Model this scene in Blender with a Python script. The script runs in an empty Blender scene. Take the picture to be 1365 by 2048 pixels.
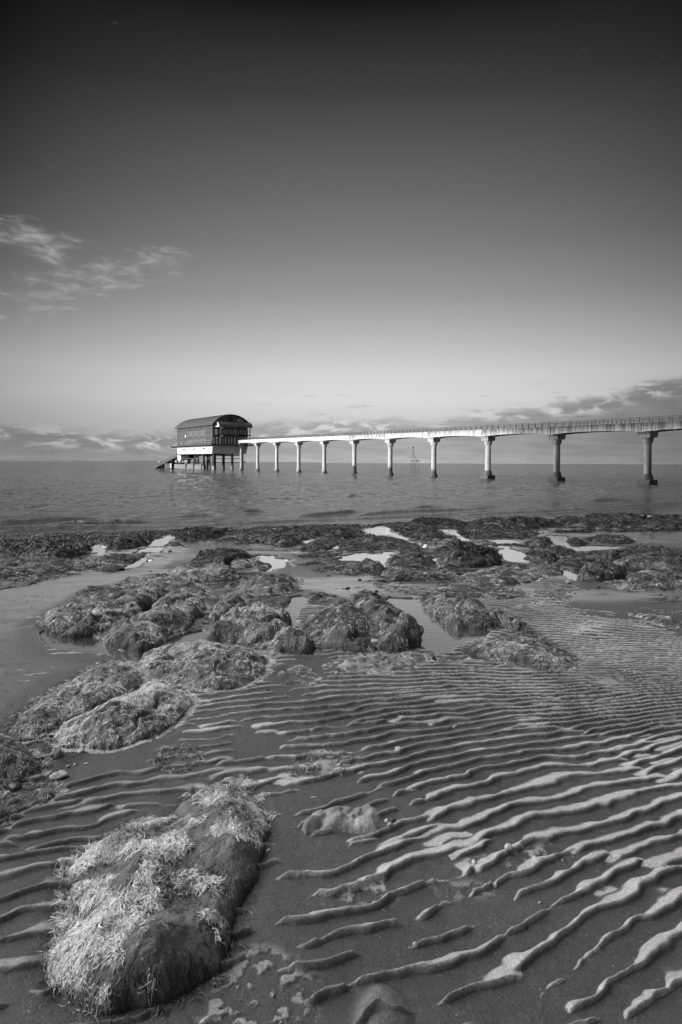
import bpy, math, random
import numpy as np
from mathutils import Vector, Matrix
rng = np.random.default_rng(7); random.seed(7)
S = bpy.context.scene
COL = S.collection
# ------------------------------------------------------------------ camera model
F = 1250.0; CX = 682.5; CY = 955.0; ZC = 2.46
PIT = math.radians(1.36); ROL = math.radians(0.285)
R0 = np.array([1.0,0,0]); FW = np.array([0,math.cos(PIT),-math.sin(PIT)]); U0 = np.array([0,math.sin(PIT),math.cos(PIT)])
RR = R0*math.cos(ROL)+U0*math.sin(ROL); UU = -R0*math.sin(ROL)+U0*math.cos(ROL)
def ray(px, py):
    px = np.asarray(px, float); py = np.asarray(py, float)
    return FW[None,:] + ((px-CX)/F)[:,None]*RR[None,:] + ((CY-py)/F)[:,None]*UU[None,:]
def sst(a, b, x):
    t = np.clip((x-a)/(b-a), 0, 1); return t*t*(3-2*t)
def base(x, y):
    t = y - 0.4*x*sst(5, 15, y)
    e = 0.0443
    ex = np.where(t<4, 0, np.where(t<8, e*(t-4)**2/8, e*(t-6)))
    return ZC - (1.15+0.02*t+ex)
def ground(pts, hh=None):
    """where the sight lines through photo points meet the beach (plus a height)"""
    a = np.array(pts, float); r = ray(a[:,0], a[:,1])
    hh = np.zeros(len(a)) if hh is None else np.asarray(hh)
    lo = np.full(len(a), .3); hi = np.full(len(a), 400.)
    for _ in range(50):
        m = (lo+hi)/2; P = r*m[:,None]
        up = (P[:,2]+ZC) > base(P[:,0],P[:,1])+hh
        lo = np.where(up, m, lo); hi = np.where(up, hi, m)
    return (r*lo[:,None])[:,:2]
def onsea(pts, z=0.0):
    a = np.array(pts, float); r = ray(a[:,0], a[:,1]); s = (z-ZC)/r[:,2]
    return (r*s[:,None])[:,:2]
# ------------------------------------------------------------------ noise
def _h(ix, iy, s):
    n = (ix.astype(np.int64)*374761393 + iy.astype(np.int64)*668265263 + s*1442695041) & 0x7fffffff
    n = ((n ^ (n>>13))*1274126177) & 0x7fffffff
    return ((n ^ (n>>16)) & 0xffff)/65535.0
def vn(x, y, s=0):
    x = np.asarray(x, float); y = np.asarray(y, float)
    ix = np.floor(x); iy = np.floor(y); fx = x-ix; fy = y-iy
    ix = ix.astype(np.int64); iy = iy.astype(np.int64)
    fx = fx*fx*fx*(fx*(fx*6-15)+10); fy = fy*fy*fy*(fy*(fy*6-15)+10)
    a = _h(ix,iy,s); b = _h(ix+1,iy,s); c = _h(ix,iy+1,s); d = _h(ix+1,iy+1,s)
    return (a*(1-fx)+b*fx)*(1-fy)+(c*(1-fx)+d*fx)*fy
def fbm(x, y, o=4, s=0):
    r = 0; a = .5; t = 0
    for k in range(o):
        ca, sa = math.cos(k*1.1), math.sin(k*1.1)
        r = r + a*vn((x*ca-y*sa)*2**k+k*7.3, (x*sa+y*ca)*2**k, s+k*17); t += a; a *= .5
    return r/t*2-1
# ------------------------------------------------------------------ polygons
def smoothpoly(p, n=2):
    p = np.array(p, float)
    for _ in range(n):
        q = np.roll(p,-1,0); p = np.stack([p*.75+q*.25, p*.25+q*.75],1).reshape(-1,2)
    return p
def sdf(P, x, y):
    """signed distance, positive inside"""
    d2 = np.full(x.shape, 1e9); ins = np.zeros(x.shape, bool)
    n = len(P)
    for i in range(n):
        ax, ay = P[i]; bx, by = P[(i+1)%n]
        ex, ey = bx-ax, by-ay; L = ex*ex+ey*ey+1e-12
        t = np.clip(((x-ax)*ex+(y-ay)*ey)/L, 0, 1)
        dx = x-ax-t*ex; dy = y-ay-t*ey
        d2 = np.minimum(d2, dx*dx+dy*dy)
        c = ((ay>y)!=(by>y))
        xs = ax+(y-ay)*ex/(ey if abs(ey)>1e-12 else 1e-12)
        ins ^= c & (x<xs)
    d = np.sqrt(d2); return np.where(ins, d, -d)
# ------------------------------------------------------------------ mesh helpers
def np_mesh(name, V, Fq, mat=None, attrs=None, smooth=True, parent=None):
    """Fq: (n,3) or (n,4) int array, linked as one mesh object"""
    me = bpy.data.meshes.new(name)
    V = np.asarray(V, np.float32); Fq = np.asarray(Fq, np.int32); k = Fq.shape[1]
    me.vertices.add(len(V)); me.vertices.foreach_set('co', V.ravel())
    me.loops.add(Fq.size); me.loops.foreach_set('vertex_index', Fq.ravel())
    me.polygons.add(len(Fq)); me.polygons.foreach_set('loop_start', np.arange(0,Fq.size,k,dtype=np.int32))
    me.polygons.foreach_set('loop_total', np.full(len(Fq),k,np.int32))
    if attrs:
        for an, av in attrs.items():
            at = me.attributes.new(an,'FLOAT','POINT'); at.data.foreach_set('value', np.asarray(av,np.float32))
    me.update(calc_edges=True)
    if smooth: me.polygons.foreach_set('use_smooth', np.ones(len(Fq),bool))
    if mat: me.materials.append(mat)
    o = bpy.data.objects.new(name, me); COL.objects.link(o)
    if parent: o.parent = parent
    return o
def tag(o, label=None, cat=None, group=None, kind=None):
    if label: o['label'] = label
    if cat: o['category'] = cat
    if group: o['group'] = group
    if kind: o['kind'] = kind
    return o
def empty(name, loc, rz=0):
    o = bpy.data.objects.new(name, None); COL.objects.link(o); o.location = loc; o.rotation_euler = (0,0,rz); return o
class MB:
    """collects boxes, tubes and lathes; build() links them as one mesh"""
    def __init__(s): s.v = []; s.f = []
    def add(s, V, Fs):
        n = len(s.v); s.v += [tuple(v) for v in V]; s.f += [tuple(i+n for i in f) for f in Fs]; return s
    def box(s, x0,x1,y0,y1,z0,z1):
        V = [(x0,y0,z0),(x1,y0,z0),(x1,y1,z0),(x0,y1,z0),(x0,y0,z1),(x1,y0,z1),(x1,y1,z1),(x0,y1,z1)]
        return s.add(V, [(0,3,2,1),(4,5,6,7),(0,1,5,4),(1,2,6,5),(2,3,7,6),(3,0,4,7)])
    def bar(s, a, b, w, h=None, seg=None):
        a = Vector(a); b = Vector(b); h = h or w; d = (b-a).normalized()
        up = Vector((0,0,1)) if abs(d.z)<.95 else Vector((1,0,0))
        r = d.cross(up).normalized(); u = r.cross(d)
        V = []
        if seg:
            for p in (a,b):
                for k in range(seg):
                    t = 2*math.pi*k/seg; V.append(p+r*math.cos(t)*w/2+u*math.sin(t)*h/2)
            Fs = [(k,(k+1)%seg,seg+(k+1)%seg,seg+k) for k in range(seg)]+[tuple(range(seg-1,-1,-1)),tuple(range(seg,2*seg))]
        else:
            for p in (a,b):
                for i,j in ((-1,-1),(1,-1),(1,1),(-1,1)): V.append(p+r*i*w/2+u*j*h/2)
            Fs = [(0,1,5,4),(1,2,6,5),(2,3,7,6),(3,0,4,7),(3,2,1,0),(4,5,6,7)]
        return s.add(V,Fs)
    def lathe(s, prof, c=(0,0), seg=20, sq=None):
        V = []; 
        for r,z in prof:
            for k in range(seg):
                t = 2*math.pi*(k+.5)/seg; V.append((c[0]+r*math.cos(t), c[1]+r*math.sin(t), z))
        Fs = []
        for j in range(len(prof)-1):
            for k in range(seg): Fs.append((j*seg+k, j*seg+(k+1)%seg, (j+1)*seg+(k+1)%seg, (j+1)*seg+k))
        Fs.append(tuple(range(seg-1,-1,-1))); n=(len(prof)-1)*seg; Fs.append(tuple(range(n,n+seg)))
        return s.add(V,Fs)
    def prism(s, prof, x0, x1):
        """profile of (y,z) points extruded along x"""
        n = len(prof); V = [(x0,y,z) for y,z in prof]+[(x1,y,z) for y,z in prof]
        return s.add(V, [(k,(k+1)%n,n+(k+1)%n,n+k) for k in range(n)]+[tuple(range(n-1,-1,-1)),tuple(range(n,2*n))])
    def build(s, name, mat, parent=None, smooth=False):
        me = bpy.data.meshes.new(name); me.from_pydata(s.v,[],s.f); me.update()
        me.materials.append(mat)
        o = bpy.data.objects.new(name, me); COL.objects.link(o)
        if smooth:
            for p in me.polygons: p.use_smooth = True
            me.set_sharp_from_angle(angle=math.radians(35))
        if parent: o.parent = parent
        return o
# ------------------------------------------------------------------ materials
class NT:
    def __init__(s, nt): s.nt = nt
    def n(s, t, **k):
        nd = s.nt.nodes.new(t)
        for a,b in k.items(): setattr(nd,a,b)
        return nd
    def l(s, a, b): s.nt.links.new(a,b)
    def val(s, sock, v):
        if hasattr(v,'node'): s.l(v, sock)
        else: sock.default_value = v
    def m(s, op, a, b=0.0, c=0.0, clamp=False):
        nd = s.n('ShaderNodeMath', operation=op, use_clamp=clamp)
        s.val(nd.inputs[0],a); s.val(nd.inputs[1],b); s.val(nd.inputs[2],c); return nd.outputs[0]
    def ramp(s, fac, stops, interp='LINEAR'):
        nd = s.n('ShaderNodeValToRGB'); cr = nd.color_ramp; cr.interpolation = interp
        while len(cr.elements)>1: cr.elements.remove(cr.elements[-1])
        cr.elements[0].position = stops[0][0]; c = stops[0][1]; cr.elements[0].color = (c,c,c,1)
        for p,c in stops[1:]:
            e = cr.elements.new(p); e.color = (c,c,c,1)
        s.val(nd.inputs[0], fac); return nd.outputs[0]
    def noise(s, vec, scale, detail=4, rough=.55, dist=0, w=None):
        nd = s.n('ShaderNodeTexNoise'); nd.inputs['Scale'].default_value = scale; nd.inputs['Detail'].default_value = detail
        nd.inputs['Roughness'].default_value = rough; nd.inputs['Distortion'].default_value = dist
        if vec is not None: s.l(vec, nd.inputs['Vector'])
        return nd.outputs['Fac']
    def mapr(s, v, a, b, c, d, smooth=False):
        nd = s.n('ShaderNodeMapRange'); nd.interpolation_type = 'SMOOTHSTEP' if smooth else 'LINEAR'
        s.val(nd.inputs[0],v)
        for i,q in zip((1,2,3,4),(a,b,c,d)): s.val(nd.inputs[i],q)
        return nd.outputs[0]
    def mix(s, f, a, b):
        nd = s.n('ShaderNodeMix', data_type='FLOAT'); s.val(nd.inputs[0],f); s.val(nd.inputs[2],a); s.val(nd.inputs[3],b); return nd.outputs[0]
    def attr(s, name): return s.n('ShaderNodeAttribute', attribute_name=name).outputs['Fac']
    def vscale(s, vec, sc):
        nd = s.n('ShaderNodeVectorMath', operation='MULTIPLY'); s.l(vec, nd.inputs[0]); nd.inputs[1].default_value = sc; return nd.outputs[0]
    def bump(s, h, strength, dist, nrm=None):
        nd = s.n('ShaderNodeBump'); s.val(nd.inputs['Strength'],strength); nd.inputs['Distance'].default_value = dist
        s.l(h, nd.inputs['Height'])
        if nrm is not None: s.l(nrm, nd.inputs['Normal'])
        return nd.outputs[0]
def mat(name, fn):
    m = bpy.data.materials.new(name); m.use_nodes = True; t = NT(m.node_tree)
    bs = m.node_tree.nodes['Principled BSDF']
    geo = t.n('ShaderNodeNewGeometry'); fn(t, bs, geo.outputs['Position'], geo); return m
def grey(t, bs, v):
    if hasattr(v,'node'):
        c = t.n('ShaderNodeCombineColor')
        for i in range(3): t.l(v, c.inputs[i])
        t.l(c.outputs[0], bs.inputs['Base Color'])
    else: bs.inputs['Base Color'].default_value = (v,v,v,1)
def simple(name, v, rough=.7, var=.25, sc=3.0, bmp=0.0, metal=0.0):
    def f(t,bs,P,g):
        n = t.noise(P, sc, 5, .6)
        grey(t,bs,t.mapr(n,.25,.75,v*(1-var),v*(1+var)))
        bs.inputs['Roughness'].default_value = rough; bs.inputs['Metallic'].default_value = metal
        if bmp: t.l(t.bump(n, .5, bmp), bs.inputs['Normal'])
    return mat(name,f)
def f_sand(t,bs,P,g):
    wet = t.attr('wet'); crest = t.attr('crest'); weed = t.attr('weed')
    big = t.noise(P, 1.3, 5, .6); fine = t.noise(P, 260, 3, .6); mid = t.noise(P, 22, 5, .65)
    a = t.mapr(big,.3,.7,.125,.175)
    a = t.m('MULTIPLY', a, t.mapr(fine,.3,.7,.75,1.25))
    a = t.m('MULTIPLY', a, t.mapr(mid,.3,.7,.86,1.14))
    gr = t.noise(P, 115, 5, .75); a = t.m('MULTIPLY', a, t.mapr(gr,.3,.7,.6,1.4))
    a = t.m('MULTIPLY', a, t.mapr(crest,0.0,.5,.60,3.3))           # drained crests pale, silty wet troughs dark; lit and shaded flanks painted in too
    a = t.m('MULTIPLY', a, t.mapr(wet,0,1,1.0,.8))
    spk = t.n('ShaderNodeTexVoronoi'); spk.inputs['Scale'].default_value = 75; t.l(P, spk.inputs['Vector'])
    sp = t.m('LESS_THAN', spk.outputs['Distance'], .13)
    sel = t.m('GREATER_THAN', t.noise(P, 31, 2), .62)
    a = t.mix(t.m('MULTIPLY', sp, sel), a, .42)
    wn = t.noise(P, 45, 6, .75)
    wd = t.mapr(wn,.3,.7,.012,.06)
    a = t.mix(weed, a, wd)
    grey(t,bs,a)
    t.l(t.mapr(t.m('ADD',wet,t.m('MULTIPLY',weed,-.6)),.55,1,.65,.2), bs.inputs['Roughness'])
    bs.inputs['IOR'].default_value = 1.4
    t.l(t.mapr(t.m('SUBTRACT',wet,t.m('MULTIPLY',crest,.6)),.5,.9,0,1), bs.inputs['Coat Weight']); bs.inputs['Coat Roughness'].default_value = .12; t.l(t.mapr(wet,.55,1.0,1.25,2.25), bs.inputs['Coat IOR'])
    h = t.m('ADD', t.m('ADD', t.m('MULTIPLY',fine,.25), t.m('MULTIPLY',gr,.55)), t.m('ADD', t.m('MULTIPLY',mid,.8), t.m('MULTIPLY', t.m('MULTIPLY',wn,weed), 5.0)))
    t.l(t.bump(h, .9, .011), bs.inputs['Normal'])
    t.l(t.bump(mid, .25, .002), bs.inputs['Coat Normal'])
M_sand = mat('wet_sand', f_sand)
def f_rock(t,bs,P,g):
    n = t.noise(P, 14, 8, .7); n2 = t.noise(P, 90, 4, .6)
    a = t.m('MULTIPLY', t.mapr(n,.3,.7,.035,.14), t.mapr(n2,.3,.7,.45,1.6))
    grey(t,bs,a); bs.inputs['Roughness'].default_value = .62
    t.l(t.bump(t.m('ADD',n,t.m('MULTIPLY',n2,.35)), .9, .02), bs.inputs['Normal'])
M_rock = mat('weedy_rock', f_rock)
def f_bare(t,bs,P,g):
    n = t.noise(P, 9, 8, .68, .6); n2 = t.noise(P, 120, 4, .7); v = t.n('ShaderNodeTexVoronoi'); v.inputs['Scale'].default_value = 60; t.l(P, v.inputs['Vector'])
    a = t.m('MULTIPLY', t.mapr(n,.3,.7,.045,.17), t.mapr(n2,.3,.7,.45,1.5))
    bar = t.m('MULTIPLY', t.m('LESS_THAN', v.outputs['Distance'], .2), t.m('GREATER_THAN', t.noise(P, 7, 3), .6))
    grey(t,bs,t.mix(bar, a, .3)); bs.inputs['Roughness'].default_value = .45
    t.l(t.bump(t.m('ADD',n,t.m('MULTIPLY',n2,.3)), .9, .02), bs.inputs['Normal'])
M_bare = mat('bare_wet_rock', f_bare)
def f_weed(t,bs,P,g):
    tone = t.attr('tone')
    grey(t,bs,t.ramp(tone,[(0,.012),(.25,.05),(.55,.2),(.8,.55),(1,.85)]))
    bs.inputs['Roughness'].default_value = .5
    bs.inputs['Specular IOR Level'].default_value = .4
M_weed = mat('seaweed_fronds', f_weed)
def f_pool(t,bs,P,g):
    grey(t,bs,.95); bs.inputs['Metallic'].default_value = 1.0
    bs.inputs['Roughness'].default_value = .03
    n = t.noise(t.vscale(P,(1,2.2,1)), 9, 3, .5)
    t.l(t.bump(n,.12,.01), bs.inputs['Normal'])
    # still water: Fresnel mirror over a silty bed
    nt = t.nt; fr = t.n('ShaderNodeFresnel'); fr.inputs['IOR'].default_value = 3.0
    d = t.n('ShaderNodeBsdfDiffuse'); d.inputs['Color'].default_value = (.09,.09,.09,1)
    mx = t.n('ShaderNodeMixShader'); t.l(t.m('MULTIPLY',t.m('POWER',fr.outputs[0],.5),1.2,clamp=True), mx.inputs[0]); t.l(d.outputs[0], mx.inputs[1]); t.l(bs.outputs[0], mx.inputs[2])
    out = [n for n in nt.nodes if n.type=='OUTPUT_MATERIAL'][0]; t.l(mx.outputs[0], out.inputs['Surface'])
M_pool = mat('pool_water', f_pool)
def f_sea(t,bs,P,g):
    grey(t,bs,.03); bs.inputs['IOR'].default_value = 1.33; bs.inputs['Roughness'].default_value = .08
    n1 = t.noise(t.vscale(P,(1.0,1.4,1)), 1.7, 5, .65, .5); n2 = t.noise(t.vscale(P,(1.9,.30,1)), 1, 6, .75, .4); n4 = t.noise(t.vscale(P,(.35,.035,1)), 1, 5, .65, .3)
    film = t.attr('film'); sxyz = t.n('ShaderNodeSeparateXYZ'); t.l(P, sxyz.inputs[0]); sy = sxyz.outputs[1]
    n5 = t.noise(t.vscale(P,(1,.35,1)), .9, 5, .65, .3); n6 = t.noise(t.vscale(P,(.30,.10,1)), 1, 4, .6)
    ruf = t.m('MAXIMUM', t.m('ADD', t.mapr(sy,30,300,.75,1.3), t.m('ADD', t.m('MULTIPLY', t.m('SUBTRACT',n2,.5), 3.0), t.m('MULTIPLY', t.m('SUBTRACT',n4,.5), .8))), .1)     # cat's paws
    h = t.m('MULTIPLY', t.m('ADD', t.m('MULTIPLY',n1,.45), t.m('ADD', t.m('MULTIPLY',n5,.8), t.m('MULTIPLY',n6,1.0))), ruf)
    bs.inputs['Roughness'].default_value = .06
    t.l(t.bump(h, t.mapr(film,0,1,1.0,.25), 1.0), bs.inputs['Normal'])
M_sea = mat('sea_water', f_sea)
def f_conc(t,bs,P,g):
    n = t.noise(P, .8, 6, .65); st = t.noise(t.vscale(P,(1.6,1.6,.12)), 1.4, 5, .7); sp = t.noise(P, 6, 5, .7)
    a = t.mapr(n,.3,.7,.42,.6)
    stain_shade = t.attr('stain_shade')
    k = t.m('MULTIPLY', t.mapr(st,.42,.62,0,1,True), stain_shade, clamp=True)
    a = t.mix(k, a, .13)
    a = t.m('MULTIPLY', a, t.mapr(stain_shade,.4,1.3,1,.27))  # even darkening: painted shade on the right-hand pier, besides real staining
    a = t.m('MULTIPLY', a, t.mapr(sp,.3,.7,.88,1.1))
    sep = t.n('ShaderNodeSeparateXYZ'); t.l(P, sep.inputs[0])
    tide = t.mapr(t.m('ADD', sep.outputs[2], t.m('MULTIPLY', t.m('ADD',n,-.5), 1.2)), t.m('ADD',t.attr('tide'),-.25), t.m('ADD',t.attr('tide'),.5), 1, 0, True)
    a = t.mix(tide, a, t.mapr(sp,.3,.7,.03,.12))
    grey(t,bs,a); bs.inputs['Roughness'].default_value = .8
    t.l(t.bump(sp,.4,.04), bs.inputs['Normal'])
M_conc = mat('weathered_concrete', f_conc)
M_white = simple('white_concrete', .66, .7, .08, .9)
M_block = simple('grey_concrete', .3, .8, .15, 1.2)
M_foot = simple('weedy_footing', .17, .8, .3, 1.0)
M_dark = simple('dark_steel', .03, .6, .3, 2)
M_rail = simple('galvanised_rail', .045, .5, .2, 2)
M_roof = simple('dark_metal_roof', .03, .75, .15, .6)
M_pile = simple('steel_pile', .04, .7, .3, 1.5)
def f_clad(t,bs,P,g):
    sep = t.n('ShaderNodeSeparateXYZ'); t.l(P, sep.inputs[0])
    s1 = t.m('FRACT', t.m('MULTIPLY', sep.outputs[2], 2.2)); n = t.noise(t.vscale(P,(.25,.25,3.0)), 1.3, 5, .7)
    a = t.m('MULTIPLY', t.mapr(n,.3,.7,.015,.055), t.mapr(t.m('LESS_THAN',s1,.16),0,1,1,1.7))
    grey(t,bs,a); bs.inputs['Roughness'].default_value = .75
M_clad = mat('timber_cladding', f_clad)
M_gable = simple('dark_gable_boards', .17, .7, .3, 3)
M_batten = simple('pale_batten', .22, .7, .15, 3)
M_glass = simple('window_glass', .02, .45, .1, 2)
M_mull = simple('window_frame', .5, .6, .1, 3)
M_lamp = simple('white_lamp_casing', .8, .4, .05, 3)
M_sign = simple('white_sign_panel', .75, .5, .04, 3)
M_ink = simple('dark_sign_lettering', .02, .6, .1, 3)
M_canopy = simple('canopy_sheet', .16, .5, .2, 1.5)
M_shell = simple('pale_shell', .5, .5, .2, 60, .002)
M_pale = simple('pale_stone', .3, .7, .3, 40, .004)
M_darkst = simple('dark_stone', .03, .5, .4, 40, .004)
M_land = simple('far_land', .12, .9, .3, .002)
M_wood = simple('headland_trees', .05, .9, .5, .3, .5)
# ------------------------------------------------------------------ world
SUN_AZ = math.radians(-118); SUN_EL = math.radians(6.0)
def world():
    w = bpy.data.worlds.new('World'); S.world = w; w.use_nodes = True; t = NT(w.node_tree)
    bg = w.node_tree.nodes['Background']; bg.inputs['Strength'].default_value = .1
    tc = t.n('ShaderNodeTexCoord'); sep = t.n('ShaderNodeSeparateXYZ'); t.l(tc.outputs['Generated'], sep.inputs[0])
    x,y,z = sep.outputs
    el = t.m('MULTIPLY', t.m('ARCSINE', z), 180/math.pi)
    az = t.m('MULTIPLY', t.m('ARCTAN2', x, y), 180/math.pi)
    sky = t.n('ShaderNodeTexSky'); sky.sky_type = 'NISHITA'; sky.sun_disc = False
    sky.sun_elevation = SUN_EL; sky.sun_rotation = SUN_AZ; sky.air_density = 1; sky.dust_density = 1; sky.ozone_density = 1
    sc = t.n('ShaderNodeSeparateColor'); t.l(sky.outputs[0], sc.inputs[0])
    nish = t.m('ADD', t.m('MULTIPLY', sc.outputs[0], .8), t.m('MULTIPLY', sc.outputs[1], .2))     # a red filter
    L = lambda v: ((v/255+.055)/1.055)**2.4 if v>10 else v/255/12.92
    e2 = t.m('DIVIDE', t.m('MAXIMUM', el, 0.0), 90.0)
    st = [(0,188),(1.5,192),(3.5,204),(5.7,219),(8,213),(10.2,194),(12.4,175),(14.6,155),(18.8,127),(22.8,106),(30,65),(36.5,15),(50,12),(90,12)]
    base_ = t.ramp(e2, [(a/90, L(b)) for a,b in st])
    # darker away from the middle of the seaward view
    a1 = t.m('DIVIDE', t.m('ABSOLUTE', t.m('SUBTRACT', az, 2.0)), 30.0)
    fall = t.m('SUBTRACT', 1.0, t.m('MULTIPLY', t.m('POWER', t.m('MINIMUM',a1,1.2), 2.0), t.mapr(el,8,32,.42,.8)))
    v = t.m('MULTIPLY', base_, fall)
    # ---- clouds: direction-space noise
    cmb = t.n('ShaderNodeCombineXYZ'); t.l(az, cmb.inputs[0]); t.l(t.m('MULTIPLY',el,3.0), cmb.inputs[1])
    P = cmb.outputs[0]
    cmb2 = t.n('ShaderNodeCombineXYZ'); t.l(az, cmb2.inputs[0]); t.l(t.m('MULTIPLY',el,7.0), cmb2.inputs[1])
    P2 = cmb2.outputs[0]
    nb = t.noise(P, .30, 7, .6, .5); nf = t.noise(P, .42, 7, .58, .4); npz = t.noise(P2, .07, 2, .5); ns = t.noise(P2, .22, 5, .6, .2)
    # low bank: top edge climbs to the right
    azn = t.m('DIVIDE', t.m('ADD', az, 40), 80, clamp=True)
    g = lambda d: (d+40)/80
    top = t.m('MULTIPLY', t.ramp(azn, [(0,.30),(g(-28),.31),(g(-20),.27),(g(-12),.29),(g(-9),.39),(g(-6),.36),(g(0),.40),(g(9),.43),(g(16),.50),(g(20),.55),(g(24),.64),(g(28),.74),(1,.85)]), 10.0)
    edge = t.m('ADD', t.m('SUBTRACT', top, el), t.m('MULTIPLY', t.m('SUBTRACT', nb, .5), 2.8))
    bank = t.mapr(edge, -.3, .8, 0, 1, True)
    depth = t.m('ADD', t.m('SUBTRACT', top, el), 0.0)
    puff = t.mapr(nf, .45, .6, 0, 1, True)
    puffz = t.m('MULTIPLY', t.m('MULTIPLY', puff, t.mapr(npz,.38,.56,.12,1,True)), t.mapr(depth, 1.1, 2.2, 1, 0, True))
    body = t.ramp(azn, [(0,L(110)),(g(-28),L(128)),(g(-18),L(140)),(g(-5),L(165)),(g(8),L(168)),(g(18),L(146)),(g(28),L(118)),(1,L(105))])
    body = t.m('MULTIPLY', body, t.mapr(ns,.35,.65,.86,1.12))
    body = t.m('MULTIPLY', body, t.mapr(el, 0, 1.2, 1.22, 1.0))
    lit = t.ramp(azn, [(0,L(165)),(g(-28),L(180)),(g(-15),L(215)),(g(0),L(222)),(g(15),L(208)),(g(28),L(190)),(1,L(170))])
    bc = t.mix(puffz, body, lit)
    v = t.mix(t.m('MULTIPLY', bank, .93), v, bc)
    # thin streaks over the bank
    stz = t.m('MULTIPLY', t.mapr(ns,.56,.68,0,1,True), t.m('MULTIPLY', t.mapr(el,2.5,4,0,1,True), t.mapr(el,5.5,8,1,0,True)))
    v = t.mix(t.m('MULTIPLY', t.m('MULTIPLY', stz, .5), t.mapr(az,-12,0,0,1,True)), v, t.m('MULTIPLY', body, 1.1))
    # wisps high on the left
    def blob(a0,e0,sa,se,rot=0.0):
        da = t.m('SUBTRACT',az,a0); de = t.m('SUBTRACT',el,e0)
        de = t.m('SUBTRACT', de, t.m('MULTIPLY', da, rot))
        return t.m('EXPONENT', t.m('MULTIPLY', t.m('ADD', t.m('POWER',t.m('ABSOLUTE',t.m('DIVIDE',da,sa)),2.0), t.m('POWER',t.m('ABSOLUTE',t.m('DIVIDE',de,se)),2.0)), -1.0))
    bl = None
    for b in [(-26.5,17.5,5.0,1.6,-.15),(-22.0,14.8,6.0,1.1,.06),(-16.2,17.2,3.0,1.2,.05),(-25.5,13.1,3.6,1.1,0),(-28.0,11.4,2.4,.25,0),(-15.2,16.2,1.8,.3,-.1),(-15.6,17.5,1.6,1.0,.1),(-20.5,15.8,4.5,.9,.12),(-16.0,17.2,2.2,1.0,.0)]:
        q = blob(*b); bl = q if bl is None else t.m('MAXIMUM', bl, q)
    nw = t.noise(P, .42, 8, .62, .45)
    wm = t.mapr(t.m('ADD', t.m('MULTIPLY', bl, .5), t.m('MULTIPLY', nw, 1.0)), .66, 1.12, 0, 1, True)
    v = t.mix(t.m('MULTIPLY', wm, .95), v, t.mapr(nf,.3,.7,L(118),L(170)))
    # added bright lobe of sky, out of view on the left, lights the foreground softly
    sx,sy,sz_ = math.sin(math.radians(-62))*math.cos(math.radians(40)), math.cos(math.radians(-62))*math.cos(math.radians(40)), math.sin(math.radians(40))
    dt = t.m('ADD', t.m('ADD', t.m('MULTIPLY',x,sx), t.m('MULTIPLY',y,sy)), t.m('MULTIPLY',z,sz_))
    lobe = t.m('MULTIPLY', t.mapr(dt, .62, 1.0, 0, 1, True), t.mapr(t.m('ABSOLUTE', az), 33, 52, 0, 1, True))
    v = t.m('ADD', v, t.m('MULTIPLY', lobe, 6.3))
    side = t.mapr(t.m('ABSOLUTE', az), 34, 90, 0, 1, True)
    v = t.m('ADD', v, t.m('MULTIPLY', t.m('MULTIPLY', nish, .1), t.m('MULTIPLY', side, .6)))
    v = t.m('MULTIPLY', v, 10.0)
    cc = t.n('ShaderNodeCombineColor')
    for i in range(3): t.l(v, cc.inputs[i])
    t.l(cc.outputs[0], bg.inputs['Color'])
    w.cycles.sampling_method = 'MANUAL'; w.cycles.sample_map_resolution = 1024
world()
sl = bpy.data.lights.new('sun','SUN'); sl.energy = 4.1; sl.angle = math.radians(.5); sl.color = (1,1,1)
so = bpy.data.objects.new('sun', sl); COL.objects.link(so)
sd = Vector((math.sin(SUN_AZ)*math.cos(SUN_EL), math.cos(SUN_AZ)*math.cos(SUN_EL), math.sin(SUN_EL)))
so.rotation_euler = sd.to_track_quat('Z','Y').to_euler(); so.location = sd*50
# ------------------------------------------------------------------ camera
cd = bpy.data.cameras.new('camera'); co = bpy.data.objects.new('camera', cd); COL.objects.link(co)
mw = Matrix.Identity(4)
for i in range(3):
    mw[i][0] = RR[i]; mw[i][1] = UU[i]; mw[i][2] = -FW[i]
mw[2][3] = ZC; co.matrix_world = mw
cd.sensor_fit = 'VERTICAL'; cd.sensor_height = 36; cd.lens = F/2048*36; cd.shift_y = -(1024-CY)/2048
cd.clip_start = .05; cd.clip_end = 40000; S.camera = co
S.view_settings.view_transform = 'Standard'; S.view_settings.look = 'None'; S.view_settings.exposure = 0; S.view_settings.gamma = 1
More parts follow.
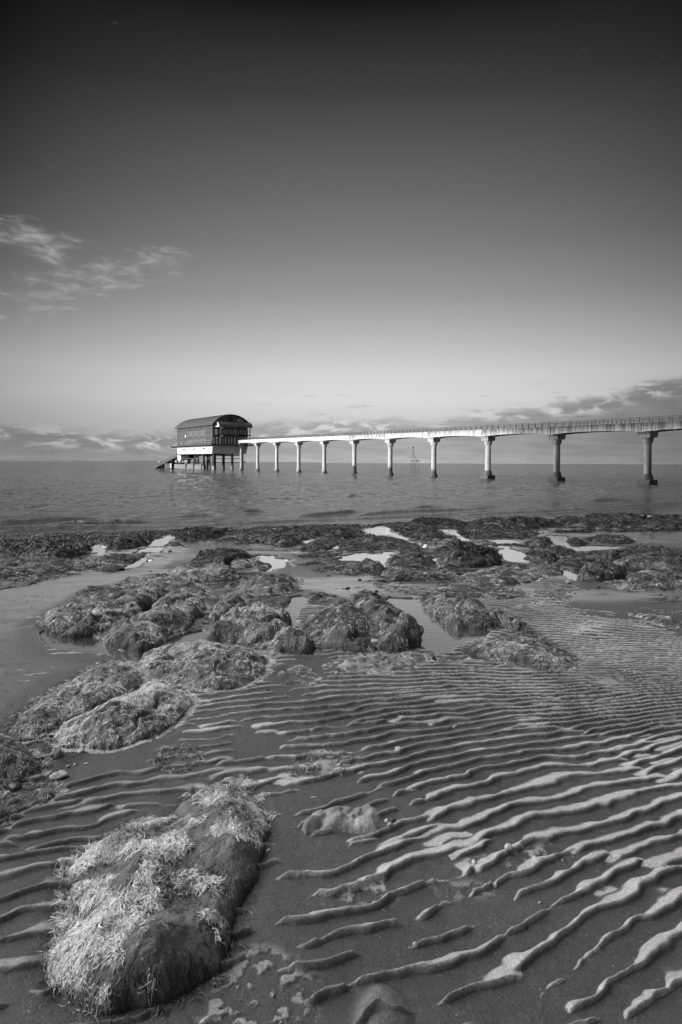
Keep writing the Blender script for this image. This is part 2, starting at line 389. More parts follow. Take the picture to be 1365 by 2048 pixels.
# ------------------------------------------------------------------ foreground data, traced from the photograph and laid on the beach
# (name key, outline, height m, weed density, tone, extra)
ROCKS = [
 ('A',[(80,1250),(98,1230),(134,1216),(163,1215),(204,1209),(227,1200),(255,1186),(291,1174),(314,1167),(332,1171),(334,1181),(316,1194),(298,1207),(286,1227),(265,1240),(239,1253),(219,1268),(188,1274),(137,1280),(106,1270),(86,1261)],.22,1,.5,'long seaweed covered boulder at the left of the wet sand, blunt end towards the left'),
 ('B',[(200,1286),(219,1270),(239,1256),(270,1243),(278,1235),(291,1220),(316,1202),(342,1191),(368,1188),(391,1188),(407,1197),(409,1215),(404,1227),(388,1250),(373,1263),(342,1274),(304,1294),(275,1306),(255,1304),(229,1297),(209,1294)],.24,1,.52,'long knobbly weed covered boulder lying parallel to and in front of the leftmost long one'),
 ('C',[(157,1197),(162,1185),(175,1176),(204,1172),(234,1176),(252,1181),(245,1191),(224,1199),(204,1207),(180,1211),(165,1204)],.13,1,.3,'small dark weed covered boulder on the pale wet sand at left'),
 ('D',[(245,1164),(257,1158),(291,1148),(324,1145),(345,1153),(360,1161),(332,1173),(311,1168),(286,1176),(260,1181),(239,1172)],.07,.9,.45,'low weedy hump between the small dark boulder and the knobbly group behind'),
 ('E',[(323,1191),(337,1171),(365,1162),(393,1163),(410,1176),(412,1192),(388,1189),(355,1190),(337,1195)],.12,1,.45,'rounded weedy rock wedged behind the knobbly long boulder'),
 ('F',[(335,1143),(355,1131),(386,1132),(414,1143),(440,1155),(437,1160),(404,1163),(366,1162),(335,1152)],.14,1,.5,'double humped grey weed mound left of the dark crested rock'),
 ('G',[(368,1128),(396,1118),(425,1122),(432,1128),(407,1132),(378,1134)],.1,1,.45,'small weed covered hump just left of the dark crested rock'),
 ('H',[(401,1135),(417,1128),(443,1128),(468,1135),(478,1145),(476,1160),(463,1163),(450,1153),(425,1148)],.15,1,.45,'weed covered rock with a dark shaggy right end below the dark crested rock'),
 ('I',[(389,1117),(404,1107),(425,1107),(443,1100),(473,1101),(499,1105),(507,1117),(494,1122),(463,1127),(455,1134),(437,1130),(425,1124),(391,1121)],.25,1,.22,'dark crested rock standing tallest behind the left boulder group'),
 ('J',[(457,1130),(471,1118),(494,1117),(509,1128),(507,1135),(484,1139),(463,1136)],.12,1,.42,'small round weedy boulder in front of the dark crested rock'),
 ('K',[(499,1119),(519,1123),(540,1131),(530,1137),(509,1135)],.08,.9,.3,'low dark tail of rock right of the small round boulder'),
 ('L',[(478,1163),(498,1150),(534,1154),(575,1158),(593,1176),(577,1194),(547,1191),(521,1193),(500,1184),(493,1176)],.17,1,.4,'broad sloping weed mound behind the tall shaggy boulder in the middle'),
 ('M',[(547,1153),(562,1145),(582,1153),(588,1166),(570,1165)],.1,1,.35,'small peaked weedy rock on top edge of the broad sloping mound'),
 ('N',[(440,1197),(454,1181),(477,1180),(500,1185),(508,1197),(500,1207),(483,1201),(457,1202),(441,1204)],.13,1,.45,'arched weedy rock between the knobbly boulder and the broad mound'),
 ('O',[(422,1243),(431,1217),(452,1199),(477,1195),(495,1202),(502,1212),(493,1218),(465,1228),(447,1240),(431,1253)],.19,1,.42,'smooth domed weedy boulder directly left of the tall shaggy one'),
 ('P',[(512,1207),(539,1191),(570,1193),(583,1207),(565,1220),(539,1215),(521,1212)],.1,1,.35,'low weedy rock beside the narrow pool, behind the tall shaggy boulder'),
 ('Q',[(413,1276),(431,1253),(444,1238),(457,1225),(490,1218),(524,1212),(560,1222),(580,1233),(583,1258),(600,1274),(626,1297),(624,1307),(606,1311),(580,1307),(547,1307),(524,1296),(495,1294),(472,1286),(444,1284),(424,1285)],.27,1.1,.6,'tall shaggy boulder with dark wrack on its right shoulder, left of the narrow pool'),
 ('R',[(270,1312),(300,1295),(350,1282),(400,1275),(440,1285),(500,1294),(545,1315),(530,1340),(490,1370),(440,1382),(390,1374),(340,1357),(300,1345),(278,1325)],.15,1.1,.62,'wide pale weed mound spreading in front of the tall shaggy boulder'),
 ('S1',[(604,1268),(615,1245),(640,1222),(665,1208),(700,1200),(725,1215),(742,1245),(760,1270),(755,1300),(720,1308),(680,1303),(650,1293),(620,1285)],.26,1,.48,'left half of the cleft boulder right of the narrow pool'),
 ('S2',[(694,1197),(730,1178),(765,1195),(785,1222),(815,1228),(840,1250),(848,1268),(845,1290),(820,1303),(790,1308),(755,1300),(738,1265),(738,1240),(724,1212)],.26,1,.42,'right half of the cleft boulder with a ragged dark crest beside the big pool'),
 ('S3',[(650,1335),(700,1308),(760,1302),(820,1308),(850,1322),(810,1338),(740,1348),(690,1348)],.07,.8,.45,'low sandy weed hump at the foot of the cleft boulder'),
 ('T',[(612,1199),(636,1184),(661,1190),(652,1203),(628,1212)],.1,1,.25,'little dark boulder at the head of the narrow pool'),
 ('U',[(838,1207),(854,1194),(895,1186),(926,1191),(951,1199),(977,1220),(1008,1233),(1031,1243),(1046,1258),(1041,1263),(1008,1256),(977,1258),(944,1256),(905,1253),(879,1240),(854,1225)],.22,1,.36,'long dark weedy boulder on the far bank of the big pool'),
 ('V',[(930,1305),(960,1285),(1000,1275),(1030,1260),(1060,1257),(1090,1275),(1120,1290),(1150,1310),(1160,1330),(1120,1340),(1070,1335),(1020,1325),(970,1318)],.11,1,.42,'spreading weedy rock right of the big pool where the sand ripples begin'),
 ('W1',[(818,1318),(840,1306),(860,1310),(866,1320),(845,1326)],.05,1,.4,'left one of two tiny weedy humps at the near end of the big pool'),
 ('W2',[(872,1320),(895,1307),(915,1312),(925,1320),(900,1326)],.05,1,.4,'right one of two tiny weedy humps at the near end of the big pool'),
 ('X1',[(877,1107),(885,1093),(911,1086),(936,1088),(957,1100),(1013,1120),(988,1133),(949,1135),(911,1135),(875,1128),(876,1115)],.35,1,.25,'big dark layered rock in the middle distance with a long slope to the right'),
 ('X2',[(771,1120),(795,1107),(829,1105),(859,1112),(870,1123),(875,1135),(834,1137),(808,1132),(783,1127)],.2,1,.32,'humped weedy rock just left of the big dark layered one'),
 ('X3',[(762,1148),(777,1135),(808,1133),(834,1140),(844,1151),(808,1158),(770,1156)],.14,1,.34,'weedy mound in front of the humped middle distance rock'),
 ('X4',[(718,1124),(731,1119),(754,1123),(768,1135),(762,1146),(742,1143),(729,1133)],.15,1,.18,'smooth black boulder at the left of the middle distance pool'),
 ('X5',[(662,1130),(693,1124),(718,1128),(734,1143),(718,1151),(675,1147)],.13,1,.34,'weedy rock touching the smooth black boulder on its left'),
 ('X6',[(680,1085),(720,1075),(780,1073),(820,1083),(850,1095),(830,1105),(780,1103),(720,1101),(680,1100)],.15,.9,.32,'flat broad ledge between the two far middle pools'),
 ('X7',[(900,1165),(940,1143),(990,1133),(1050,1137),(1090,1150),(1060,1165),(1000,1170),(950,1172)],.12,.9,.36,'low weed ledge in front of the big dark layered rock'),
 ('X8',[(870,1170),(900,1160),(960,1167),(1020,1177),(1060,1190),(1000,1200),(930,1192),(880,1183)],.08,.8,.38,'low streaky weed ledge behind the long dark poolside boulder'),
 ('Y1',[(1152,1153),(1160,1137),(1178,1127),(1205,1125),(1235,1137),(1256,1147),(1240,1157),(1215,1161),(1189,1163),(1168,1160)],.25,1,.17,'black dome shaped boulder above the ripples at right'),
 ('Y2',[(1220,1166),(1236,1158),(1259,1161),(1292,1176),(1284,1181),(1246,1177),(1225,1172)],.1,1,.35,'small grey weedy hump in front and right of the black dome'),
 ('Y3',[(1246,1153),(1271,1140),(1310,1143),(1343,1158),(1353,1179),(1323,1176),(1284,1168),(1256,1158)],.15,1,.3,'sloping weed mound right of the black dome'),
 ('Y4',[(1225,1123),(1246,1113),(1271,1109),(1310,1118),(1346,1133),(1360,1143),(1323,1141),(1271,1133),(1238,1128)],.22,1,.25,'long whaleback rock behind the black dome at right'),
 ('Y5',[(1218,1115),(1228,1104),(1241,1105),(1246,1113),(1233,1119)],.14,1,.18,'small round dark boulder at the left tip of the whaleback rock'),
 ('Y6',[(1194,1107),(1215,1099),(1246,1101),(1274,1105),(1297,1107),(1320,1118),(1290,1115),(1240,1113)],.16,1,.22,'narrow dark ledge along the back of the whaleback rock'),
 ('Y7',[(1073,1120),(1082,1107),(1100,1105),(1115,1113),(1112,1125),(1097,1131)],.2,1,.17,'upright round dark boulder between two ledges, right of centre'),
 ('Y8',[(1115,1118),(1143,1115),(1179,1120),(1205,1128),(1179,1133),(1138,1133),(1112,1128)],.14,1,.24,'flat dark ledge joining the upright round boulder towards the black dome'),
 ('Y9',[(1039,1127),(1061,1122),(1092,1125),(1123,1136),(1133,1150),(1082,1150),(1069,1143)],.18,1,.3,'wedge shaped weedy rock left of the black dome'),
 ('Y10',[(1053,1089),(1066,1080),(1089,1074),(1102,1082),(1105,1089),(1082,1095)],.2,1,.2,'dark triangular rock at the left end of the long bright pool'),
 ('Y11',[(1101,1095),(1118,1091),(1136,1096),(1153,1103),(1130,1106),(1107,1100)],.1,1,.25,'low rock lying along the near edge of the long bright pool'),
 ('Y12',[(1132,1084),(1138,1077),(1159,1079),(1182,1087),(1164,1091),(1141,1091)],.15,1,.17,'small black rock standing in the long bright pool'),
 ('Y13',[(1169,1077),(1194,1069),(1233,1070),(1259,1074),(1271,1084),(1246,1089),(1205,1087),(1184,1084)],.13,1,.25,'flat ledge on the far side of the long bright pool'),
 ('Y14',[(1259,1097),(1271,1091),(1302,1092),(1335,1098),(1305,1102),(1271,1101)],.15,1,.24,'lens shaped rock at the right end of the long bright pool'),
 ('Y15',[(1273,1227),(1287,1221),(1318,1227),(1348,1240),(1372,1253),(1372,1262),(1330,1252),(1290,1237)],.07,.9,.42,'low weedy streak of rock on the sand at the right edge'),
 ('Y16',[(1340,1150),(1352,1145),(1375,1146),(1385,1158),(1362,1167),(1343,1160)],.15,1,.18,'dark round boulder cut by the right edge of the picture'),
 ('Y17',[(1287,1107),(1310,1101),(1350,1104),(1390,1110),(1390,1125),(1340,1122),(1300,1116)],.14,1,.25,'rough dark ledge behind the whaleback rock at the right edge'),
 ('Z1',[(1164,1036),(1169,1029),(1215,1028),(1271,1030),(1335,1032),(1390,1034),(1390,1055),(1323,1061),(1271,1054),(1220,1051),(1190,1042)],.32,1,.2,'largest flat topped ledge of the far reef, at the right edge'),
 ('Z2',[(1100,1040),(1123,1034),(1159,1036),(1192,1048),(1194,1054),(1159,1054),(1123,1048)],.28,1,.2,'far reef ledge directly left of the largest flat topped one'),
 ('Z3',[(1000,1048),(1015,1036),(1048,1039),(1092,1038),(1112,1045),(1123,1051),(1066,1056),(1030,1059)],.28,1,.18,'far reef ledge with a black hump at its left end, right of centre'),
 ('Z4',[(816,1048),(826,1040),(844,1038),(870,1043),(885,1040),(921,1044),(939,1053),(926,1058),(885,1057),(839,1053)],.3,1,.17,'far reef ledge with two dark crests, just right of centre'),
 ('Z5',[(939,1044),(962,1039),(988,1037),(1021,1036),(1030,1056),(988,1062),(939,1058)],.26,1,.2,'far reef ledge right of the one with two dark crests'),
 ('Z6',[(765,1053),(790,1046),(818,1050),(859,1061),(893,1075),(880,1082),(839,1078),(808,1069),(770,1061)],.2,1,.27,'sloping reef ledge right of the far central pool'),
 ('Z7',[(683,1061),(701,1054),(731,1057),(765,1058),(742,1064),(695,1067)],.2,1,.24,'small reef ledge above the far central pool'),
 ('Z8',[(662,1078),(680,1070),(700,1067),(716,1075),(694,1081)],.14,1,.2,'tiny dark rock at the left end of the far central pool'),
 ('Z9',[(905,1066),(940,1059),(1030,1061),(1075,1066),(1066,1077),(1000,1080),(955,1077),(930,1070)],.14,1,.25,'low flat ledge in front of the far reef, right of centre'),
 ('Z10',[(340,1068),(366,1060),(430,1058),(453,1060),(468,1068),(448,1071),(425,1074),(399,1079),(373,1082),(345,1075)],.3,1,.17,'far reef ledge heaped with black wrack, left of centre'),
 ('Z11',[(468,1065),(494,1061),(535,1055),(561,1057),(596,1056),(622,1059),(658,1068),(648,1073),(604,1078),(596,1091),(566,1095),(525,1086),(484,1076),(463,1073)],.3,1,.25,'widest weedy ledge of the far reef, left of centre'),
 ('Z12',[(658,1062),(673,1057),(690,1060),(700,1068),(668,1069)],.24,1,.17,'small dark knob of the far reef at the centre'),
 ('Z13',[(604,1096),(635,1086),(650,1080),(690,1078),(704,1086),(673,1092),(642,1101),(612,1103)],.12,1,.27,'low weed ledge in front of the small dark knob'),
 ('Z14',[(325,1092),(345,1084),(368,1087),(363,1095),(340,1098)],.14,1,.27,'oval weedy rock in the winding pool at left'),
 ('L1',[(-25,1092),(23,1086),(59,1084),(82,1086),(90,1080),(113,1073),(154,1073),(180,1078),(190,1089),(187,1101),(164,1109),(128,1119),(77,1117),(30,1110),(-25,1112)],.35,1.1,.17,'large black reef mass heaped with wrack at the left edge'),
 ('L2',[(203,1101),(223,1083),(256,1070),(308,1066),(328,1073),(295,1086),(269,1096),(231,1104)],.3,1.1,.19,'dark reef ledge sloping up to the right, left of the winding pool'),
 ('L3',[(-25,1125),(38,1116),(103,1114),(133,1121),(144,1128),(128,1143),(77,1150),(26,1155),(-25,1153)],.16,1,.27,'grey weedy ledge in front of the black reef mass at the left edge'),
 ('L4',[(136,1130),(159,1120),(192,1120),(203,1127),(180,1137),(154,1143)],.12,1,.3,'low weedy hump right of the grey ledge at left'),
 ('L5',[(192,1140),(205,1130),(238,1129),(254,1135),(235,1141),(210,1144)],.12,1,.22,'little dark rock alone on the bright wet sand at left'),
 ('L6',[(190,1114),(231,1109),(269,1109),(292,1112),(277,1125),(231,1127),(205,1123)],.1,1,.29,'flat weedy patch of rock inside the bend of the winding pool'),
 ('L9',[(-30,1162),(40,1152),(100,1154),(60,1167),(0,1178),(-30,1182)],.04,.8,.27,'thin dark weed covered slab low on the sand at the left edge'),
 ('F1',[(141,1355),(176,1334),(205,1321),(235,1318),(252,1320),(273,1334),(287,1357),(249,1381),(191,1401),(147,1422),(111,1448),(97,1470),(59,1480),(23,1468),(29,1437),(73,1407),(111,1375)],.1,1.1,.55,'sprawling weed ridge behind the brighter ridge at lower left'),
 ('F2',[(111,1458),(147,1425),(205,1398),(255,1378),(279,1362),(320,1356),(352,1369),(390,1384),(370,1413),(349,1445),(308,1466),(264,1481),(214,1501),(176,1493),(141,1494),(117,1480)],.17,1.3,.75,'bright ridge of bleached weed above the shallow smooth gully at left'),
 ('F3',[(-70,1480),(0,1472),(32,1469),(59,1484),(82,1501),(88,1530),(65,1548),(35,1566),(0,1577),(-70,1580)],.17,1.3,.55,'weed draped boulder cut by the left edge beside the pale shells'),
 ('F4',[(-40,1592),(26,1582),(59,1578),(90,1562),(110,1575),(100,1590),(60,1602),(0,1640),(-40,1650)],.05,.9,.35,'low dark weedy slab at the left edge below the shells'),
 ('MAIN',[(94,1910),(125,1875),(148,1810),(135,1735),(167,1684),(212,1650),(273,1623),(342,1615),(350,1604),(388,1562),(433,1543),(471,1528),(498,1550),(517,1585),(536,1619),(525,1650),(523,1703),(498,1749),(494,1779),(473,1825),(471,1870),(456,1901),(441,1943),(384,1970),(350,2000),(289,2015),(212,2027),(170,2023),(148,1996),(117,1958)],.17,0,.9,'big foreground slab with bleached shaggy weed tufts and bare rock on its right side'),
 ('F5',[(605,1672),(630,1622),(660,1602),(690,1600),(715,1614),(735,1607),(765,1618),(762,1635),(752,1650),(768,1665),(720,1675),(660,1672)],.05,0,.5,'eroded sandy lump with a rough stone top beside the white and dark pebbles'),
 ('F6',[(590,1532),(620,1515),(660,1510),(700,1522),(690,1540),(660,1548),(610,1547)],.035,.7,.5,'small sandy hump with weed stubble in the middle of the ripples'),
 ('F7',[(330,1512),(350,1492),(385,1488),(402,1510),(385,1530),(345,1532)],.045,.9,.4,'small dark weed tuft hump above the big foreground slab'),
 ('F8',[(560,1350),(600,1335),(625,1345),(640,1362),(600,1375),(572,1366)],.03,.8,.45,'flat weedy patch in the pale runnel near the dark pebble'),
]
POOLS = [
 [(774,1202),(803,1204),(833,1204),(854,1225),(885,1243),(905,1254),(944,1257),(979,1259),(967,1274),(931,1284),(910,1294),(895,1307),(864,1304),(844,1289),(846,1274),(851,1258),(838,1245),(815,1225),(787,1217)],
 [(565,1220),(583,1207),(585,1199),(611,1197),(616,1204),(603,1215),(585,1233),(593,1243),(608,1253),(604,1274),(590,1268),(577,1238),(570,1225)],
 [(418,1246),(432,1256),(416,1278),(385,1271),(395,1258)],
 [(82,1262),(110,1272),(200,1275),(215,1295),(270,1305),(330,1285),(400,1262),(415,1272),(385,1285),(330,1300),(270,1325),(235,1318),(215,1308),(150,1303),(100,1295)],
 [(718,1073),(744,1062),(772,1061),(790,1069),(824,1074),(844,1087),(859,1097),(834,1092),(808,1079),(783,1073),(744,1073)],
 [(680,1117),(718,1108),(757,1110),(783,1106),(793,1110),(772,1120),(777,1130),(770,1135),(754,1123),(726,1120),(695,1123)],
 [(885,1066),(906,1064),(936,1074),(952,1082),(931,1083),(906,1075)],
 [(975,1082),(1030,1081),(1038,1088),(1012,1089),(998,1089)],
 [(995,1095),(1025,1099),(1070,1117),(1045,1126),(1010,1115)],
 [(1097,1074),(1133,1079),(1143,1092),(1179,1092),(1246,1092),(1261,1092),(1241,1098),(1194,1100),(1159,1103),(1138,1098),(1105,1090)],
 [(1062,1055),(1087,1048),(1090,1057),(1071,1060)],
 [(1075,1064),(1096,1063),(1090,1071),(1077,1070)],
 [(1122,1137),(1153,1148),(1158,1161),(1135,1153)],
 [(870,1117),(879,1131),(900,1142),(895,1147),(873,1138)],
 [(187,1096),(208,1102),(203,1107),(241,1107),(238,1112),(187,1113)],
 [(297,1091),(300,1085),(333,1076),(350,1079),(328,1085),(330,1093),(310,1095)],
 [(272,1108),(292,1100),(312,1098),(331,1098),(308,1105),(312,1111),(290,1113)],
 [(292,1115),(306,1114),(282,1126),(254,1138),(230,1145),(254,1131)],
 [(419,1081),(437,1071),(453,1071),(460,1075),(435,1081)],
 [(602,1087),(617,1080),(645,1075),(643,1079),(609,1090)],
 [(650,1093),(673,1091),(671,1099),(653,1104)],
 [(507,1118),(558,1119),(572,1130),(535,1145),(530,1141),(540,1131)],
]
FLAT = [   # smooth sand, no ripples (outline, softness m, weight)
 ([(-200,1130),(330,1080),(420,1090),(330,1150),(200,1180),(80,1250),(100,1300),(270,1320),(130,1360),(20,1460),(-200,1500)],.08,.8),
 ([(500,1700),(530,1560),(560,1560),(700,1570),(820,1560),(835,1620),(820,1690),(740,1680),(640,1720),(560,1900),(600,2048),(560,2300),(200,2300),(300,2100),(430,2048),(470,1900),(520,1750)],.08,.62),
 ([(90,1560),(120,1500),(250,1490),(350,1450),(370,1470),(300,1520),(150,1560),(60,1620)],.05,1),
 ([(520,1345),(600,1320),(650,1295),(660,1330),(620,1390),(560,1395)],.06,.9),
 ([(1150,1160),(1365,1190),(1500,1220),(1500,1280),(1365,1272),(1250,1245),(1150,1210)],.25,.8),
 ([(0,1000),(1500,980),(1500,1150),(0,1200)],.5,1),
 ([(300,1130),(1100,1130),(1080,1200),(800,1200),(300,1230)],.3,.6),
 ([(480,1530),(470,1440),(500,1450),(560,1500),(560,1560),(500,1560)],.05,.6),
]
WEEDM = [   # thin weed and algae on the flat sand
 ([(-100,1075),(340,1058),(700,1050),(1100,1035),(1400,1025),(1400,1062),(1200,1065),(1050,1070),(850,1085),(690,1085),(560,1100),(440,1082),(300,1085),(190,1120),(100,1158),(-100,1190)],.5,.85),
 ([(600,1090),(900,1080),(1050,1060),(1160,1100),(1330,1095),(1500,1110),(1500,1190),(1300,1180),(1150,1165),(1080,1150),(1000,1190),(860,1200),(700,1160),(600,1130)],.4,.75),
 ([(300,1150),(520,1140),(600,1160),(600,1200),(520,1215),(300,1200)],.2,.7),
 ([(1180,1200),(1400,1190),(1500,1260),(1300,1260)],.3,.35),
 ([(260,1290),(620,1290),(620,1320),(500,1385),(300,1370)],.08,.5),
 ([(0,1420),(100,1400),(300,1300),(300,1380),(120,1500),(0,1500)],.08,.6),
 ([(0,1500),(100,1470),(190,1500),(90,1560),(0,1600)],.05,.6),
 ([(900,1270),(1060,1250),(1180,1330),(1100,1350),(900,1330)],.1,.5),
]
for r in ROCKS: assert len(r)==6
RP = {}
BULGY = ('A','B','C','O','Q','S1','S2','U','X1','X4','Y1','Y5','Y7','Y10','I','T')
def HS(key,h): return h*.75 if key=='MAIN' else h*(.5 if key in BULGY else (.42 if key[0] not in 'ZLF' else .5))
for key,pl,h,den,tone,lab in ROCKS:
    a = np.array(pl,float); k = (a[:,1].max()-a[:,1])/(np.ptp(a[:,1])+1e-6)
    RP[key] = smoothpoly(ground(pl, HS(key,h)*.5*k**1.2), 1)
PP = [smoothpoly(ground(p), 1) for p in POOLS]
PL = []
for P in PP:
    PL.append(float(base(P[:,0],P[:,1]).mean())-.004)
def plev(P,L,x,y):
    return np.full(np.shape(x),L) if P[:,1].mean()<7 else L+.3*(base(x,y)-L)
# ------------------------------------------------------------------ sand height
def ripple_fields(x, y, full=True):
    xs = .25*np.log1p(np.exp(np.clip(x/.25,-30,30)))          # soft positive part of x
    xn = xs - x
    a = -.64 + .98*sst(2.3, 4.6, y)
    u = y + xs*a + xn*.33*(1-sst(2.2,4,y)*.3)
    u = u + .055*fbm(x*1.7, y*1.7, 3, 3) + .036*fbm(x*5, y*5, 3, 5) + .011*fbm(x*12,y*12,2,6)
    lam = .118 + .012*fbm(x*.5,y*.5,1,9) 
    u = u + .007*fbm(x*17,y*17,2,8)
    def prof(q):
        q = q-np.floor(q); q = np.where(q>.60, q-1, q)
        far = np.clip(1-q/.50,0,1)**1.2; near = np.clip(1+q/.20,0,1)
        return np.where(q>0, far, near*near*(3-2*near)), sst(.48,.28,q)*sst(-.11,.0,q)  # second value: lit far flank and shaded near flank as painted tone
    LM = .088
    s,a1 = prof(u/LM)
    s2,a2 = prof((u*.93 + .10*x + .06*fbm(x*1.3+4,y*1.3,3,13))/LM + .4)
    md = fbm(x*1.25+7,y*1.9,3,15)
    w1 = sst(.09,-.05,md); w2 = sst(-.09,.05,md)
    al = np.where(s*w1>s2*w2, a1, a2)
    s = np.maximum(s*w1, s2*w2)
    fl = np.zeros_like(x)
    for poly, soft, wt in FLAT:
        P = ground(poly)
        fl = np.maximum(fl, wt*sst(-soft, soft, sdf(P, x, y)))
    fade = sst(9.5, 6.0, y)
    n2 = fbm(x*3.4, y*7.5, 3, 21); n3 = fbm(x*1.1+3, y*1.1, 2, 31)
    thr = .26 + .16*sst(.9,.2,np.abs(x+.1))*sst(3.4,2.6,y) + .95*n2 + .5*n3 + .4*fbm(x*9,y*14,3,33)*sst(5,3,y) + 1.25*fl + (1-fade)*1.2 - .10*sst(.2,1.2,x) + .10*sst(2.2,3.5,y)
    r = np.clip((s-thr)/np.maximum(1-thr, .12), 0, 1)
    r = np.where(thr>=.995, 0, r)
    r = r*(1-.25*sst(-.2,-.6,x))*sst(.93,.7,thr)
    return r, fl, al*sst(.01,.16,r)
def sand_height(x, y):
    z = base(x,y)
    z = z + .010*fbm(x*.9,y*.9,3,41)*sst(1,3,y) + .004*fbm(x*4,y*4,3,43)
    wet = np.full(x.shape, .32) + .25*fbm(x*.8,y*.8,3,51)
    r, fl, al = ripple_fields(x,y)
    amp = .0185*(1+.35*fbm(x*3,y*3,2,61))*(.75+.25*sst(3.5,2,y))
    wet = wet + .28*(1-sst(0,.2,r))*(1-fl*.5)*sst(6,3,y)
    z = z + amp*r + .0012*r*fbm(x*30+y*20,y*8,2,63)
    al = al*(1-.4*sst(-.25,-.55,x)*sst(3,2.4,y))
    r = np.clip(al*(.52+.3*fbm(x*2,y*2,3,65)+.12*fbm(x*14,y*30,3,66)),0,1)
    # film of water on the left-hand flat and the lower shore
    P = ground(FLAT[0][0]); wl = sst(-.1,.3,sdf(P,x,y)); wet = np.maximum(wet, wl*(.95+.15*fbm(x*2,y*4,3,71)))
    wet = np.maximum(wet, sst(9,14,y)*.85)
    wet = np.maximum(wet, sst(3.4,5.5,y)*.55)
    wet = np.maximum(wet, sst(4.6,6.5,y)*(.80+.5*fbm(x*.7,y*1.5,4,73)))
    weed = np.zeros_like(x)
    for poly, soft, wt in WEEDM:
        P = ground(poly); weed = np.maximum(weed, wt*sst(-soft, soft, sdf(P,x,y)))
    nn = fbm(x*.9,y*1.8,5,81)
    weed = weed*sst(-.18,.22,nn+ (weed-.5)*.4)
    z = z + weed*(.03*np.maximum(0,fbm(x*2.2,y*2.2,4,83)+.25)*sst(2,7,y)*1.8)
    for poly,th in (([(470,1880),(560,1900),(640,1960),(620,2080),(420,2080),(400,2020)],.12),([(680,1770),(760,1740),(800,1790),(760,1830),(690,1820)],.05),([(870,1770),(950,1765),(990,1790),(900,1800)],.05),([(1010,1700),(1100,1690),(1110,1730),(1020,1740)],.1)):
        k = sst(-.03,.04,sdf(ground(poly),x,y)); c_ = k*sst(th,th+.12,fbm(x*34,y*48,4,301)); z = z + .005*c_; r = np.maximum(r, .34*c_)
    P9 = smoothpoly(ground([(690,2060),(712,1998),(745,1962),(790,1972),(818,2005),(826,2060),(760,2120)]),2); s9 = sdf(P9,x,y)
    z = z + .022*sst(-.01,.05,s9); r = r*(1-sst(-.01,.01,s9)) + .12*sst(0,.02,s9)
    # rocks: wet scoured rim
    for key,pl,h,den,tone,lab in ROCKS:
        P = RP[key]; mg = .12
        m = (x>P[:,0].min()-mg)&(x<P[:,0].max()+mg)&(y>P[:,1].min()-mg)&(y<P[:,1].max()+mg)
        if not m.any(): continue
        s = sdf(P, x[m], y[m])
        k = sst(-.07,.0,s)
        if key in ('F5','F6','F7','F8','S3'): k = k*.2
        wet[m] = np.maximum(wet[m], k*.6); z[m] -= k*.012
        if h>.1: r[m] *= 1-.8*sst(-.08,0,s)
        r[m] *= 1-sst(.0,.03,s) if key not in ('F5','F6','F7','F8','S3') else 1
        z[m] = np.where(s>.03, np.minimum(z[m], base(x[m],y[m])+.0), z[m])
    for P,L in zip(PP,PL):
        mg = .6
        m = (x>P[:,0].min()-mg)&(x<P[:,0].max()+mg)&(y>P[:,1].min()-mg)&(y<P[:,1].max()+mg)
        if not m.any(): continue
        sc = max(.5, P[:,1].mean()/5)
        s = sdf(P, x[m], y[m]) + (.03*sc if P[:,1].mean()<7 else .10*sc)*fbm(x[m]*5/sc,y[m]*7/sc,4,91)
        zz = z[m]
        L = plev(P,L,x[m],y[m])
        rim = np.maximum(zz, L+.012)
        k = sst(-.45*min(sc,1.3), -.05, s)
        zz = zz*(1-k)+rim*k
        k2 = sst(-.03*sc, .022*sc, s)
        zz = zz*(1-k2)+(L-.04)*k2
        z[m] = zz; r[m] *= 1-k2; weed[m] *= 1-sst(-.15,.0,s)
        wet[m] = np.maximum(wet[m], sst(-.3,0,s)*(1 if P[:,1].mean()>7 else .7))
    return z, wet, r, weed
us = np.concatenate([np.linspace(-3,-.62,24)[:-1], np.linspace(-.62,.62,1150), np.linspace(.62,3,24)[1:]])
ys = [.35]
while ys[-1]<46: ys.append(ys[-1] + .0020*(max(ys[-1],.9)/1.2)**1.35)
ys = np.array(ys)
U_, Y_ = np.meshgrid(us, ys); X_ = U_*(Y_+1.5)
x = X_.ravel(); y = Y_.ravel()
z, wet, cr, weed = sand_height(x, y)
ZG = z.reshape(Y_.shape)
def grid_faces(ny, nx):
    i = np.arange(ny*nx).reshape(ny,nx)
    return np.stack([i[:-1,:-1].ravel(), i[:-1,1:].ravel(), i[1:,1:].ravel(), i[1:,:-1].ravel()],1)
tag(np_mesh('beach_sand', np.stack([x,y,z],1), grid_faces(len(ys),len(us)), M_sand, {'wet':wet,'crest':cr,'weed':weed}), kind='structure')
